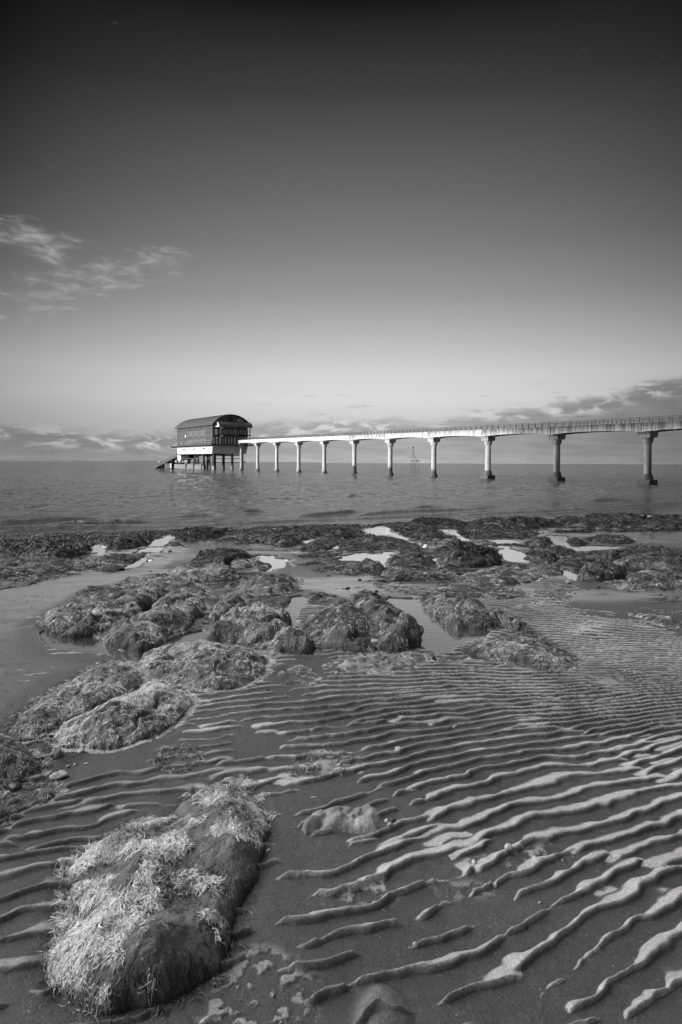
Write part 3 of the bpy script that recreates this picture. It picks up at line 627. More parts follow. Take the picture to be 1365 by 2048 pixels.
# coarse shore under and round the detailed sheet
gx, gy = np.meshgrid(np.linspace(-160,160,130), np.linspace(-60,60,60))
gz = np.maximum(base(gx,gy), -3) - .06
gz = np.where((gy<25)&(gy>.4), gz-.12, gz)
tag(np_mesh('shore_ground', np.stack([gx.ravel(),gy.ravel(),gz.ravel()],1), grid_faces(60,130), M_sand, {'wet':np.full(gx.size,.4),'crest':np.full(gx.size,.2),'weed':np.zeros(gx.size)}), kind='structure')
print('sand', len(x))
def gsamp(px_, py_):
    """sand height at points"""
    fy = np.interp(py_, ys, np.arange(len(ys))); fu = np.interp(px_/(py_+1.5), us, np.arange(len(us)))
    iy = np.clip(fy.astype(int),0,len(ys)-2); iu = np.clip(fu.astype(int),0,len(us)-2); a = fy-iy; b = fu-iu
    return (ZG[iy,iu]*(1-b)+ZG[iy,iu+1]*b)*(1-a)+(ZG[iy+1,iu]*(1-b)+ZG[iy+1,iu+1]*b)*a
# ------------------------------------------------------------------ pools
for P,L in zip(PP,PL):
    c = P.mean(0); Q = c+(P-c)*1.0
    ed = np.roll(Q,-1,0)-np.roll(Q,1,0); nrm = np.stack([ed[:,1],-ed[:,0]],1); nrm /= np.linalg.norm(nrm,axis=1)[:,None]+1e-9
    area = .5*np.sum(Q[:,0]*np.roll(Q[:,1],-1)-np.roll(Q[:,0],-1)*Q[:,1])
    if area<0: nrm = -nrm
    Q = Q+nrm*.03*max(1,c[1]/6)
    if area<0: Q = Q[::-1]
    me = bpy.data.meshes.new('pool_water'); ZQ = plev(P,L,Q[:,0],Q[:,1]); me.from_pydata([(q[0],q[1],float(zq)) for q,zq in zip(Q,ZQ)],[],[tuple(range(len(Q)))]); me.update(); me.materials.append(M_pool)
    o = bpy.data.objects.new('pool_water', me); COL.objects.link(o); tag(o, kind='structure')
# ------------------------------------------------------------------ seaweed strands laid on a height grid
class HG:
    def __init__(s, x0,y0,cell,Z): s.x0=x0;s.y0=y0;s.c=cell;s.Z=Z
    def __call__(s, x, y):
        fx = np.clip((x-s.x0)/s.c,0,s.Z.shape[1]-1.001); fy = np.clip((y-s.y0)/s.c,0,s.Z.shape[0]-1.001)
        ix = fx.astype(int); iy = fy.astype(int); a = fx-ix; b = fy-iy; Z = s.Z
        return (Z[iy,ix]*(1-a)+Z[iy,ix+1]*a)*(1-b)+(Z[iy+1,ix]*(1-a)+Z[iy+1,ix+1]*a)*b
    def grad(s, x, y, e):
        return (s(x+e,y)-s(x-e,y))/(2*e), (s(x,y+e)-s(x,y-e))/(2*e)
def strands(H, cx, cy, per, spread, length, width, tone, tvar, seed, lift=.012, seg=4, curl=.8, floor=None):
    """tufts at (cx,cy): each tuft is a fan of ribbons running downhill"""
    g = np.random.default_rng(seed)
    n = len(cx); N = n*per
    gx_, gy_ = H.grad(cx,cy,.02)
    sl = np.sqrt(gx_**2+gy_**2)+1e-6
    ang = np.arctan2(-gy_,-gx_)
    wa = fbm(cx*5,cy*5,2,seed%97+3)*3.0
    k = np.clip(sl/.35,0,1)
    ta = ang + wa*(1-.65*k)
    ta = np.repeat(ta,per)+g.normal(0,.5,N)
    ct = np.repeat(np.clip(np.asarray(tone)*np.ones(n)+g.normal(0,tvar,n),0.02,1),per)
    x = np.repeat(cx,per)+g.normal(0,spread,N); y = np.repeat(cy,per)+g.normal(0,spread,N)
    L = length*g.uniform(.5,1.3,N)*np.repeat(g.uniform(.7,1.25,n),per)
    cv = np.repeat(g.normal(0,curl,n),per)+g.normal(0,curl*.5,N)
    w = width*g.uniform(.6,1.3,N)*np.repeat(g.uniform(.5,1.6,n),per); lf = lift*g.uniform(.2,1.3,N)
    ln = np.repeat(g.uniform(.3,1.4,n),per)
    ds = L/seg; V = []; a = ta
    for k_ in range(seg+1):
        t = k_/seg
        zz = H(x,y)
        if floor is not None: zz = np.maximum(zz, floor(x,y))
        zz = zz + lf*ln*math.sin(math.pi*min(1,t*.9+.12)) + .0015
        ww = w*(1-.75*t**1.5)*.5
        px_ = -np.sin(a)*ww; py_ = np.cos(a)*ww
        tw = g.normal(0,.5,N)*ww
        V.append(np.stack([x+px_,y+py_,zz+tw],1)); V.append(np.stack([x-px_,y-py_,zz-tw],1))
        slx,sly = H.grad(x,y,.012)
        sg = np.cos(np.arctan(np.abs(slx*np.cos(a)+sly*np.sin(a))))
        x = x+np.cos(a)*ds*sg; y = y+np.sin(a)*ds*sg; a = a+cv/seg
    V = np.stack(V,1)   # N, 2(seg+1), 3
    m = 2*(seg+1); off = (np.arange(N)*m)[:,None]
    Fs = np.concatenate([off+np.array([[2*j,2*j+1,2*j+3,2*j+2]]) for j in range(seg)],0)
    tn = np.clip(ct+g.normal(0,tvar*.45,N),0.0,1)
    tp = np.linspace(-.06,.07,seg+1)
    tn = np.clip(np.repeat(tn[:,None],m,1)+np.repeat(tp,2)[None,:],0,1)
    return V.reshape(-1,3), Fs, tn.ravel()
def join_strands(name, parts, parent):
    Vs=[];Fs=[];Ts=[];o=0
    for V,F_,T in parts:
        Vs.append(V);Fs.append(F_+o);Ts.append(T);o+=len(V)
    return np_mesh(name, np.concatenate(Vs), np.concatenate(Fs), M_weed, {'tone':np.concatenate(Ts)}, smooth=True, parent=parent)
DARKTOP = {'H':.5,'I':.6,'Q':.28,'S2':.3,'L1':.9,'L2':.7,'Z10':.8,'Z4':.6,'X1':.4,'Z3':.4,'Z12':.5,'Z8':.5}
nstr = 0
for ri,(key,pl,h,den,tone,lab) in enumerate(ROCKS):
    h = HS(key,h)
    P = RP[key]; c = P.mean(0); d = max(c[1],.8)
    cell = max(.0028, .0019*d) if key!='MAIN' else .0032
    mg = .03+cell*3
    xs_ = np.arange(P[:,0].min()-mg, P[:,0].max()+mg, cell); ys_ = np.arange(P[:,1].min()-mg, P[:,1].max()+mg, cell)
    X,Y = np.meshgrid(xs_, ys_)
    wr = min(.08,.02*d**.5+.015)
    s = sdf(P, X+wr*fbm(X*5,Y*5,4,ri), Y+wr*fbm(X*5+9,Y*5,4,ri+50))
    mx = s.max()
    B = base(X,Y)
    ew = min(mx, max(h*(1.1 if key in BULGY else 2.4), .05)); pe = 2.3 if key in BULGY else 1.75
    t = np.clip(s/ew,0,1); prof = (1-(1-t)**pe)**(1/pe)
    dome = .74+.26*sst(0,1,s/mx)
    fq = 1/max(.16, h*1.6)
    lump = 1+.5*fbm(X*fq*.8,Y*fq*.8,2,ri*3+7)
    low = den<.85 and key!='MAIN'
    if key=='MAIN':
        # slab: high spine on the left, lumps, bare shelf falling to a sheer right edge
        ew = .10; t = np.clip(s/ew,0,1); prof = (1-(1-t)**2.0)**(1/2.0)
        def bp(px,py,rx,ry,a):
            q = ground([(px,py)],[.12])[0]; return a*np.exp(-((X-q[0])/rx)**2-((Y-q[1])/ry)**2)
        Z = prof*(.045+bp(455,1590,.07,.12,.06)+bp(290,1690,.08,.10,.055)+bp(480,1650,.06,.10,.03)+bp(300,1850,.08,.09,.075)+bp(200,1810,.05,.10,.025)+bp(400,1780,.10,.05,.02)+bp(200,1930,.06,.05,.02))
        Z = Z + prof*(.016*fbm(X*9,Y*9,4,5)+.010*fbm(X*26,Y*26,4,6))
        crk = np.abs(fbm(X*4.5,Y*4.5,3,15)); Z = Z - prof*.003*sst(.03,0,crk)
    elif key=='F5':
        Z = prof**.7*h*(.7+2.6*np.abs(fbm(X*8,Y*8,4,77))) + prof*.008*fbm(X*40,Y*40,3,78)
    else:
        Z = h*prof*dome*lump + prof*((.26 if d<7 else .15)*h*fbm(X*fq*2.2,Y*fq*2.2,3,ri+30)) + prof*(.010+.0022*min(d,10)+(.02 if d>9 else 0))*fbm(X*14/max(1,d/5),Y*14/max(1,d/5),4,ri+60)
        # crests and clefts
        Z = Z - prof*h*(.34 if key in ('S1','S2','Q','R','F1','F2','B','L') else .18)*sst(.2,0,np.abs(fbm(X*fq*.8+5,Y*fq*.8,2,ri+90)))
    Z = np.where(s>0, B-.012+Z, B-.012-np.minimum(-s*6,.08))
    keep = s>-cell*2.5
    idx = -np.ones(X.shape,int); 
    fc = keep[:-1,:-1]&keep[1:,:-1]&keep[:-1,1:]&keep[1:,1:]
    used = np.zeros(X.shape,bool); used[:-1,:-1]|=fc; used[1:,:-1]|=fc; used[:-1,1:]|=fc; used[1:,1:]|=fc
    idx[used] = np.arange(used.sum())
    fi = np.stack([idx[:-1,:-1][fc],idx[:-1,1:][fc],idx[1:,1:][fc],idx[1:,:-1][fc]],1)
    org = np.array([c[0],c[1],float(base(c[0:1],c[1:2])[0])])
    V = np.stack([X[used],Y[used],Z[used]],1)-org
    ar = {}
    m_ = M_bare if key in ('MAIN',) else (M_sand if key in ('F5','F6','S3') else M_rock)
    if m_ is M_sand:
        n_ = used.sum(); ar = {'wet':np.full(n_,.3),'crest':np.full(n_,.35) if key!='F5' else .25+.4*np.clip(fbm(V[:,0]*14,V[:,1]*14,3,4),0,1),'weed':np.clip(.5*fbm(V[:,0]*12,V[:,1]*12,3,8),0,.6)}
    ro = np_mesh('rock', V, fi, m_, ar); ro.location = org
    far = d>9
    tag(ro, lab, 'rock', 'far reef ledges' if key[0]=='Z' else 'seaweed covered rocks on the beach')
    H = HG(xs_[0],ys_[0],cell,Z)
    # ---- weed
    parts = []
    ins = s>(.004 if far else -.03)
    if key=='MAIN':
        iy,ix = np.nonzero(s>-.022)
        # pale tufts where the photograph has them
        tufts = [(455,1560,60,30,1),(500,1600,40,40,1),(420,1590,60,25,1),(480,1650,55,30,1),(390,1640,60,16,.8),(290,1640,80,26,1),(220,1690,60,35,1),(260,1700,70,50,.7),(340,1690,60,40,.6),(160,1730,40,30,.9),
                 (180,1790,60,30,1),(260,1760,60,18,.7),(330,1770,60,22,1),(380,1765,60,20,.9),(290,1800,80,26,1),(230,1840,60,40,1),(170,1880,60,50,1.1),(130,1920,50,60,1.2),(220,1900,70,60,.9),(160,1970,60,50,1.1),(300,1860,50,30,.7),
                 (340,1850,40,25,.7),(370,1890,40,30,.6),(420,1825,26,25,.55),(210,1990,60,40,.9),(240,1990,40,40,.8),(300,1970,30,24,.6),(440,1860,26,14,.6),(340,1995,60,14,.4),(450,1900,20,12,.4),(300,1930,30,30,.35),(510,1690,16,30,.4),(470,1720,30,8,.3)]
        gx0 = np.array([X[iy,ix],Y[iy,ix],Z[iy,ix]]).T
        rel = gx0-np.array([0,0,ZC]); dep = rel@FW; ppx = CX+F*(rel@RR)/dep; ppy = CY-F*(rel@UU)/dep
        wgt = np.zeros(len(ppx))
        for (a_,b_,ra,rb,k_) in tufts: wgt = np.maximum(wgt, k_*np.exp(-((ppx-a_)/ra)**2*1.1-((ppy-b_)/rb)**2*1.1))
        nz = fbm(gx0[:,0]*12,gx0[:,1]*12,3,3)
        wgt = np.clip((wgt-.46+.75*nz)*2.6,0,1)
        pr = wgt/wgt.sum()
        q = rng.choice(len(pr), 4200, p=pr)
        cx_,cy_ = gx0[q,0],gx0[q,1]
        tn = .64+.26*wgt[q]+.5*fbm(cx_*9,cy_*9,3,19)
        fl = lambda a,b: gsamp(a,b)
        parts.append(strands(H,cx_,cy_,9,.006,.028,.0018,tn,.16,11,lift=.0065,seg=5,curl=2.1,floor=fl))
        q = rng.choice(len(pr), 500, p=pr)
        parts.append(strands(H,gx0[q,0],gx0[q,1],7,.008,.04,.002,.2,.08,12,lift=.004,seg=4,floor=fl))
        q = rng.integers(0,len(pr),350)
        parts.append(strands(H,gx0[q,0],gx0[q,1],5,.006,.012,.0012,.3,.12,13,lift=.003,seg=3,floor=fl))
        # shaggy dark rim low on the right edge
        rim = np.nonzero((s[iy,ix]<.03)&(ppy>1850))[0]; q = rng.choice(rim, 160)
        parts.append(strands(H,gx0[q,0],gx0[q,1],6,.006,.03,.0016,.25,.15,14,lift=.006,seg=4,floor=fl))
    elif den>0:
        iy,ix = np.nonzero(ins)
        area = len(iy)*cell*cell
        wd = max(.0014, .00075*d); ln_ = .006*d if d>3 else .02
        if far: ln_ = .0065*d
        per = 7
        nT = int(min(8000, max(40, den*2.1*area/(wd*ln_*per))))
        if low: nT = int(nT*.6)
        pa = np.clip(.12+.9*(s[iy,ix]<0)+sst(-.22,.16,fbm(X[iy,ix]*(6 if d<3 else 3),Y[iy,ix]*(6 if d<3 else 3),3,ri+200)),0,1) if d<7 else np.ones(len(iy)); pa /= pa.sum()
        q = rng.choice(len(iy),nT,p=pa)
        cx_ = X[iy[q],ix[q]]+rng.uniform(-cell,cell,nT); cy_ = Y[iy[q],ix[q]]+rng.uniform(-cell,cell,nT)
        tn = tone*.95+.08+ .42*fbm(cx_*7,cy_*7,3,ri+5) + (.12 if not far else -.07)
        ss = s[iy[q],ix[q]]
        tn = tn - .12*sst(.06,0,ss)*(h>.1)
        fl = lambda a,b: gsamp(a,b)
        parts.append(strands(H,cx_,cy_,per,.3*ln_,ln_,wd,tn,.15,100+ri,lift=.25*ln_ if not far else .2*ln_,seg=4 if not far else 3,curl=1.5,floor=fl))
        if key in DARKTOP:
            f_ = DARKTOP[key]
            hz = Z[iy,ix]-B[iy,ix]
            sel = hz>np.quantile(hz,1-f_)
            if key=='Q': sel = (X[iy,ix]>np.quantile(X[iy,ix],.72))&(hz>h*.35)&(Y[iy,ix]>c[1]-.02)
            if key=='S2': sel = (hz>h*.55)&(Y[iy,ix]>np.quantile(Y[iy,ix],.75))
            if key=='H': sel = X[iy,ix]>np.quantile(X[iy,ix],.6)
            w_ = np.nonzero(sel)[0]
            if len(w_)>10:
                nD = int(min(900, 1.0*len(w_)*cell*cell/(wd*2.6*ln_*4)))+12
                q = rng.choice(w_, nD)
                parts.append(strands(H,X[iy[q],ix[q]],Y[iy[q],ix[q]],5,.3*ln_,ln_*.8,wd*2.2,.1,.07,300+ri,lift=.4*ln_,seg=4,curl=1.6,floor=fl))
    if parts:
        so_ = join_strands('seaweed', parts, ro); so_.location = (0,0,0)
        me = so_.data; n_ = len(me.vertices); co_ = np.empty(n_*3,np.float32); me.vertices.foreach_get('co',co_); co_ = co_.reshape(-1,3)-org.astype(np.float32)
        me.vertices.foreach_set('co', co_.ravel()); me.update(); nstr += len(me.polygons)
print('strand faces', nstr)
# thin loose weed lying on the sand between the rocks
wpts = []
m = (weed>.22)&(y<26)
wi = np.nonzero(m)[0]
pw = weed[wi]*(.0020*(np.maximum(y[wi],.9)/1.2)**1.35)*(y[wi]+1.5)
pw = pw/np.maximum(y[wi],1)**1.3; pw /= pw.sum()
q = rng.choice(wi, 15000, p=pw)
class GH:
    def __call__(s,a,b): return gsamp(a,b)
    def grad(s,a,b,e): return (gsamp(a+e,b)-gsamp(a-e,b))/(2*e),(gsamp(a,b+e)-gsamp(a,b-e))/(2*e)
parts = []
for lo_,hi_ in ((0,3.5),(3.5,7),(7,14),(14,27)):
    qq = q[(y[q]>=lo_)&(y[q]<hi_)]
    if len(qq)<5: continue
    dm = (lo_+hi_)/2
    parts.append(strands(GH(),x[qq],y[qq],5,.004*dm,.0095*dm,.0011*dm,.22,.13,500+lo_*3 if isinstance(lo_,int) else 510,lift=.0016*dm,seg=3,curl=.8))
o = join_strands('loose_seaweed', parts, None); tag(o, kind='stuff')
# ------------------------------------------------------------------ stones and shells
def pebble(name, px, py, wpx, hpx, m, label, cat, hh=0.0, seed=0, grp=None, spiky=False, grp_h=None):
    g0 = ground([(px,py+hpx*.4)],[hh])[0]; d = g0[1]
    W = wpx/F*d/2; Hh = hpx/F*d*.75
    nu,nv = 22,12; V=[];Fs=[]
    g = np.random.default_rng(seed)
    th = np.linspace(0,2*np.pi,nu,endpoint=False); fi = np.linspace(0,np.pi,nv)
    T,Ph = np.meshgrid(th,fi)
    n_ = 1+.22*fbm(np.cos(T)*1.6+seed,np.sin(T)*1.6+Ph*1.1,3,seed)
    if spiky: n_ = 1+.5*fbm(np.cos(T)*3+seed,np.sin(T)*3+Ph*2,3,seed)
    x_ = W*np.sin(Ph)*np.cos(T)*n_; y_ = W*.75*np.sin(Ph)*np.sin(T)*n_; z_ = Hh*(np.cos(Ph)*n_*.6+.35)
    V = np.stack([x_.ravel(),y_.ravel(),z_.ravel()],1)
    i = np.arange(nu*nv).reshape(nv,nu); j = np.roll(i,-1,1)
    Fq = np.stack([i[:-1].ravel(),i[1:].ravel(),j[1:].ravel(),j[:-1].ravel()],1)
    o = np_mesh(name, V, Fq, m); zz = float(gsamp(g0[0:1],g0[1:2])[0])
    o.location = (g0[0],g0[1],max(zz, zz+hh)); o.rotation_euler = (0,0,seed*.7)
    tag(o,label,cat,grp); return o
PB = [
 ('shell',118,1547,34,14,M_shell,'largest white shell cluster in the smooth gully at left','shell',0,1,'s'),
 ('shell',162,1498,17,9,M_shell,'white shell at the foot of the bright weed ridge','shell',0,2,''),
 ('stone',114,1502,28,20,M_pale,'jagged grey stone left of the white shell below the ridge','stone',0,3,'s'),
 ('stone',103,1444,13,11,M_pale,'pale round stone lodged in weed of the sprawling ridge','stone',.06,4,''),
 ('shell',173,1526,8,4,M_shell,'thin white shell lying alone in the smooth gully','shell',0,5,''),
 ('shell',137,1531,9,5,M_pale,'small dull shell just above the largest cluster','shell',0,6,''),
 ('shell',150,1528,8,4,M_shell,'small shell between the cluster and the thin one','shell',0,7,''),
 ('stone',30,1564,34,18,M_darkst,'dark boulder at the left edge under the weed draped boulder','stone',0,8,''),
 ('shell',751,1281,17,9,M_shell,'white shell resting on the weed of the cleft boulder','shell',.1,9,''),
 ('shell',148,1288,8,5,M_shell,'white shell in the dark water under the long left boulder','shell',.01,10,''),
 ('shell',797,1503,16,6,M_shell,'broken shell with dark side in the central ripples','shell',0,11,'s'),
 ('pebble',774,1639,10,10,M_shell,'bright white pebble touching a dark round one','pebble',0,12,''),
 ('pebble',786,1639,14,11,M_darkst,'dark round pebble touching the bright white one','pebble',0,13,''),
 ('pebble',781,1655,12,10,M_pale,'dull grey pebble below the white and dark pair','pebble',0,14,''),
 ('pebble',1017,1704,20,11,M_shell,'long white pebble at the tip of a ripple right of centre','pebble',0,15,''),
 ('shell',949,1725,12,9,M_shell,'small white shell left of the long white pebble','shell',0,16,'s'),
 ('pebble',1126,1721,5,7,M_pale,'tiny pale pebble between ripples right of the long white one','pebble',0,17,''),
 ('pebble',536,1383,10,7,M_darkst,'black pebble alone on pale sand near the runnel','pebble',0,18,''),
 ('stone',868,1314,9,15,M_darkst,'upright black stone between two tiny humps at the pool end','stone',0,19,'s'),
 ('pebble',1067,1206,6,6,M_shell,'white pebble on the far ripples at right','pebble',0,20,''),
 ('pebble',1137,1163,11,8,M_pale,'pale stone beside the little pool left of the black dome','pebble',0,21,''),
 ('shell',852,1149,10,4,M_shell,'white sliver of shell by the middle distance mounds','shell',0.02,22,''),
 ('pebble',538,1694,9,6,M_shell,'white pebble just right of the foreground slab','pebble',0,23,''),
 ('shell',830,1889,9,8,M_shell,'star shaped pale shell between foreground ripples','shell',0,24,'s'),
 ('pebble',546,1994,5,4,M_shell,'tiny white pebble on dark sand at the bottom','pebble',0,25,''),
 ('pebble',930,1150,7,5,M_pale,'pale pebble on sand below the big dark layered rock','pebble',0,26,''),
 ('pebble',1080,1806,6,4,M_shell,'white speck pebble below the thick ripples at right','pebble',0,27,''),
 ('pebble',405,1692,8,6,M_pale,'small grey pebble on the bare top of the foreground slab','pebble',.11,28,''),
 ('pebble',424,1700,5,4,M_shell,'tiny white pebble on the bare top of the foreground slab','pebble',.11,29,''),
 ('boulder',1286,1030,14,9,M_darkst,'squarish black boulder on top of the far ledge at right','boulder',.28,30,'s'),
 ('boulder',1300,1032,12,7,M_pale,'pale boulder beside the squarish black one on the far ledge','boulder',.26,31,''),
 ('boulder',1322,1031,14,5,M_darkst,'flat dark boulder right of the pale one on the far ledge','boulder',.26,32,''),
]
for k,(nm,px,py,w_,h_,m_,lb,ct,hh,sd_,sp_) in enumerate(PB): pebble(nm,px,py,w_,h_,m_,lb,ct,hh,sd_,None,sp_=='s')
g5 = np.random.default_rng(77); nst = 0
while nst<46:
    px = g5.uniform(240,1340); py = g5.uniform(1085,1300)
    if px>850 and py>1190: continue
    q = ground([(px,py)])[0]
    if any(sdf(P,q[0:1],q[1:2])[0]>-.06 for P in PP) or any(sdf(RP[k],q[0:1],q[1:2])[0]>-.02 for k in RP): continue
    w_ = g5.uniform(5,15)*(1 if py>1150 else .8)
    pebble('stone',px,py,w_,w_*g5.uniform(.25,.5),M_rock,'small dark weedy stone lying in the wet sand between the larger seaweed covered rocks','stone',0,100+nst,'small stones between the rocks',True); nst += 1
# fine shell grit: nobody could count it
gpx = rng.uniform(0,1365,420); gpy = 1300+748*rng.uniform(0,1,420)**.8
GP = ground(np.stack([gpx,gpy],1)); V=[];Fs=[];n_=0
for k in range(len(GP)):
    r_ = rng.uniform(.0006,.0016)*max(1,GP[k,1]/1.8); zz = float(gsamp(GP[k:k+1,0],GP[k:k+1,1])[0]); a = rng.uniform(0,6)
    c_ = np.array([GP[k,0],GP[k,1],zz+r_*.4])
    pts = [c_+r_*np.array(v) for v in ((math.cos(a),math.sin(a),0),(math.cos(a+2.2),math.sin(a+2.2),0),(math.cos(a+4),math.sin(a+4),0),(0,0,.9))]
    V += pts; Fs += [(n_,n_+1,n_+3),(n_+1,n_+2,n_+3),(n_+2,n_,n_+3)]; n_ += 4
tag(np_mesh('shell_grit', np.array(V), np.array(Fs), M_shell, smooth=False), kind='stuff')
gpx = np.concatenate([rng.uniform(0,230,160), rng.uniform(560,760,60)]); gpy = np.concatenate([1190+250*rng.uniform(0,1,160)**1.2, rng.uniform(1170,1380,60)])
GP = ground(np.stack([gpx,gpy],1)); V=[];Fs=[];n_=0
for k in range(len(GP)):
    r_ = rng.uniform(.002,.006)*max(1,GP[k,1]/4); zz = float(gsamp(GP[k:k+1,0],GP[k:k+1,1])[0]); a = rng.uniform(0,6)
    c_ = np.array([GP[k,0],GP[k,1],zz+r_*.2])
    V += [c_+r_*np.array(v) for v in ((math.cos(a),math.sin(a),0),(math.cos(a+2.2),math.sin(a+2.2),0),(math.cos(a+4),math.sin(a+4),0),(0,0,.9))]
    Fs += [(n_,n_+1,n_+3),(n_+1,n_+2,n_+3),(n_+2,n_,n_+3)]; n_ += 4
tag(np_mesh('weed_scraps', np.array(V), np.array(Fs), M_darkst, smooth=False), kind='stuff')
# ------------------------------------------------------------------ sea
us2 = np.linspace(-1.5,1.5,1100); us2 = np.sign(us2)*np.abs(us2)**1.15
ys2 = [13.0]
while ys2[-1]<30000:
    yy = ys2[-1]; ys2.append(yy+ (.05*(yy/15)**1.75 if yy<140 else yy*.06))
ys2 = np.array(ys2); U2,Y2 = np.meshgrid(us2,ys2); X2 = U2*Y2
def seaz(X,Y):
    dep = np.clip(-base(X,Y),-.2,3)                    # water depth
    a = sst(0,.8,dep)
    z = .05*fbm(X*.7,Y*1.6,4,201)*sst(.02,.5,dep) + .11*fbm(X*.30,Y*.5,4,207)*a + .09*fbm(X*.9,Y*.22,4,217)*a*sst(24,34,Y)
    z = z*(.35+.65*sst(.5,1.6,dep)) + .016*fbm(X*2.2,Y*4.5,3,211)*sst(.1,1.6,dep)
    return z
Z2 = seaz(X2,Y2)*sst(900,200,Y2)
# low swells breaking up near the shore
WV = [([(-60,1043),(60,1041),(130,1038),(205,1034)],.07,.8),([(80,1049),(150,1047),(250,1044),(310,1041)],.08,.45),([(-60,1056),(90,1052),(300,1050)],.03,.5),
      ([(465,1024),(500,1021),(540,1021)],.09,.5),([(585,1031),(640,1028),(690,1023),(740,1022)],.07,.5),([(300,1036),(400,1030),(470,1027)],.035,.5),
      ([(800,1016),(860,1012),(905,1013)],.06,.7),([(690,1031),(800,1022),(940,1018),(1010,1009)],.05,.6),([(380,1049),(560,1042),(800,1032),(1000,1020)],.03,.5),
      ([(1170,1001),(1220,998),(1290,1003)],.08,.9),([(90,1006),(130,1004),(170,1006)],.05,.8),([(0,1068),(300,1060),(600,1050),(900,1036),(1100,1026),(1365,1008)],.02,.5),([(380,1000),(440,996),(500,998)],.05,1.0),([(900,1030),(1100,1020),(1365,1005)],.03,.6)]
for pl,hw,wd in WV:
    hw = hw*1.7
    Q = onsea(pl); xi = Q[:,0]; o_ = np.argsort(xi); xi = xi[o_]; yi = Q[:,1][o_]
    yc = np.interp(X2,xi,yi)+.09*fbm(X2*.8,X2*0,2,int(hw*1000)); e = np.clip(np.minimum(X2-xi[0],xi[-1]-X2)/1.2,0,1)
    dd = Y2-yc
    pf = np.where(dd<0, np.exp(-(dd/(wd*.38))**2), np.exp(-(dd/(wd*1.3))**2))
    Z2 += hw*pf*e*(.85+.25*fbm(X2*.4,Y2*.1,2,31))
dep2 = -base(X2,Y2)
film = np.maximum(sst(.28,.02,dep2), .55*sst(1.8,.3,dep2))
Z2 = np.where(dep2<.0, np.minimum(Z2,.004), Z2)
tag(np_mesh('sea', np.stack([X2.ravel(),Y2.ravel(),Z2.ravel()],1), grid_faces(len(ys2),len(us2)), M_sea, {'film':film.ravel()}), kind='structure')
print('sea', X2.size)
gx, gy = np.meshgrid(np.linspace(-900,900,3), np.linspace(-600,600,3))
# ------------------------------------------------------------------ pier
D = np.array([-.4954,.8687]); SP = 14.0; P1 = np.array([37.6,76.7])
RZ = math.atan2(D[1],D[0])
pier = empty('pier', (P1[0],P1[1],0), RZ)        # local x runs out to sea, local y to its left (towards -y = camera side right?)
tag(pier, 'long white concrete pier on round columns running from the right edge to the lifeboat station', 'pier')
def set_attr(o, name, vals):
    at = o.data.attributes.new(name,'FLOAT','POINT'); at.data.foreach_set('value', np.asarray(vals,np.float32))
HWD = 1.35
def ztop(xl): return 7.50+1.88*xl/140.0
for i in range(-1,10):
    xa, xb = i*SP, (i+1)*SP
    n = 24; mb = MB(); 
    for sy in (-1,1):
        y0,y1 = (sy*HWD-(.16 if sy>0 else 0), sy*HWD+(.16 if sy<0 else 0))
        V = []; 
        for k in range(n+1):
            q = k/n; xx = xa+.06+(xb-xa-.12)*q; zt = ztop(xx); dp = 1.12-.26*(1-(abs(2*q-1))**2.2)
            V += [(xx,y0,zt-dp),(xx,y1,zt-dp),(xx,y1,zt),(xx,y0,zt)]
        Fs = []
        for k in range(n):
            a = 4*k; b = a+4
            Fs += [(a,b,b+1,a+1),(a+1,b+1,b+2,a+2),(a+2,b+2,b+3,a+3),(a+3,b+3,b,a)]
        Fs += [(3,2,1,0),(4*n,4*n+1,4*n+2,4*n+3)]
        mb.add(V,Fs)
    mb.box(xa+.06,xb-.06,-HWD+.16,HWD-.16,ztop(xa)-.72,ztop(xa)-.55) if False else None
    V=[];
    for xx in (xa+.06,xb-.06):
        V += [(xx,-HWD+.161,ztop(xx)-.72),(xx,HWD-.161,ztop(xx)-.72),(xx,HWD-.161,ztop(xx)-.52),(xx,-HWD+.161,ztop(xx)-.52)]
    mb.add(V,[(0,4,5,1),(1,5,6,2),(2,6,7,3),(3,7,4,0),(3,2,1,0),(4,5,6,7)])
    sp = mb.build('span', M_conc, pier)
    st = {-1:1.5,0:1.4,1:1.25,2:.8,3:.6,4:.8,5:.3,6:.15}.get(i,.06)  # high at the right: streaks plus shade put into the colour
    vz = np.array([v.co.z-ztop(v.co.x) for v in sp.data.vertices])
    set_attr(sp,'stain_shade',np.where(vz>-.2,st,st*.45)); set_attr(sp,'tide',np.full(len(vz),-5.))
    # railing: posts and two rails on both edges
    for sy in (-1,1):
        r = MB(); yy = sy*(HWD-.08); npst = 11
        for k in range(npst):
            xx = xa+.3+(xb-xa)*k/npst; r.bar((xx,yy,ztop(xx)-.05),(xx,yy,ztop(xx)+.66),.085,.085)
        for hz in (.64,.36): r.bar((xa,yy,ztop(xa)+hz),(xb,yy,ztop(xb)+hz),.07,.07)
        if sy==1 and i<4: pass
        r.build('railing', M_rail, pier)
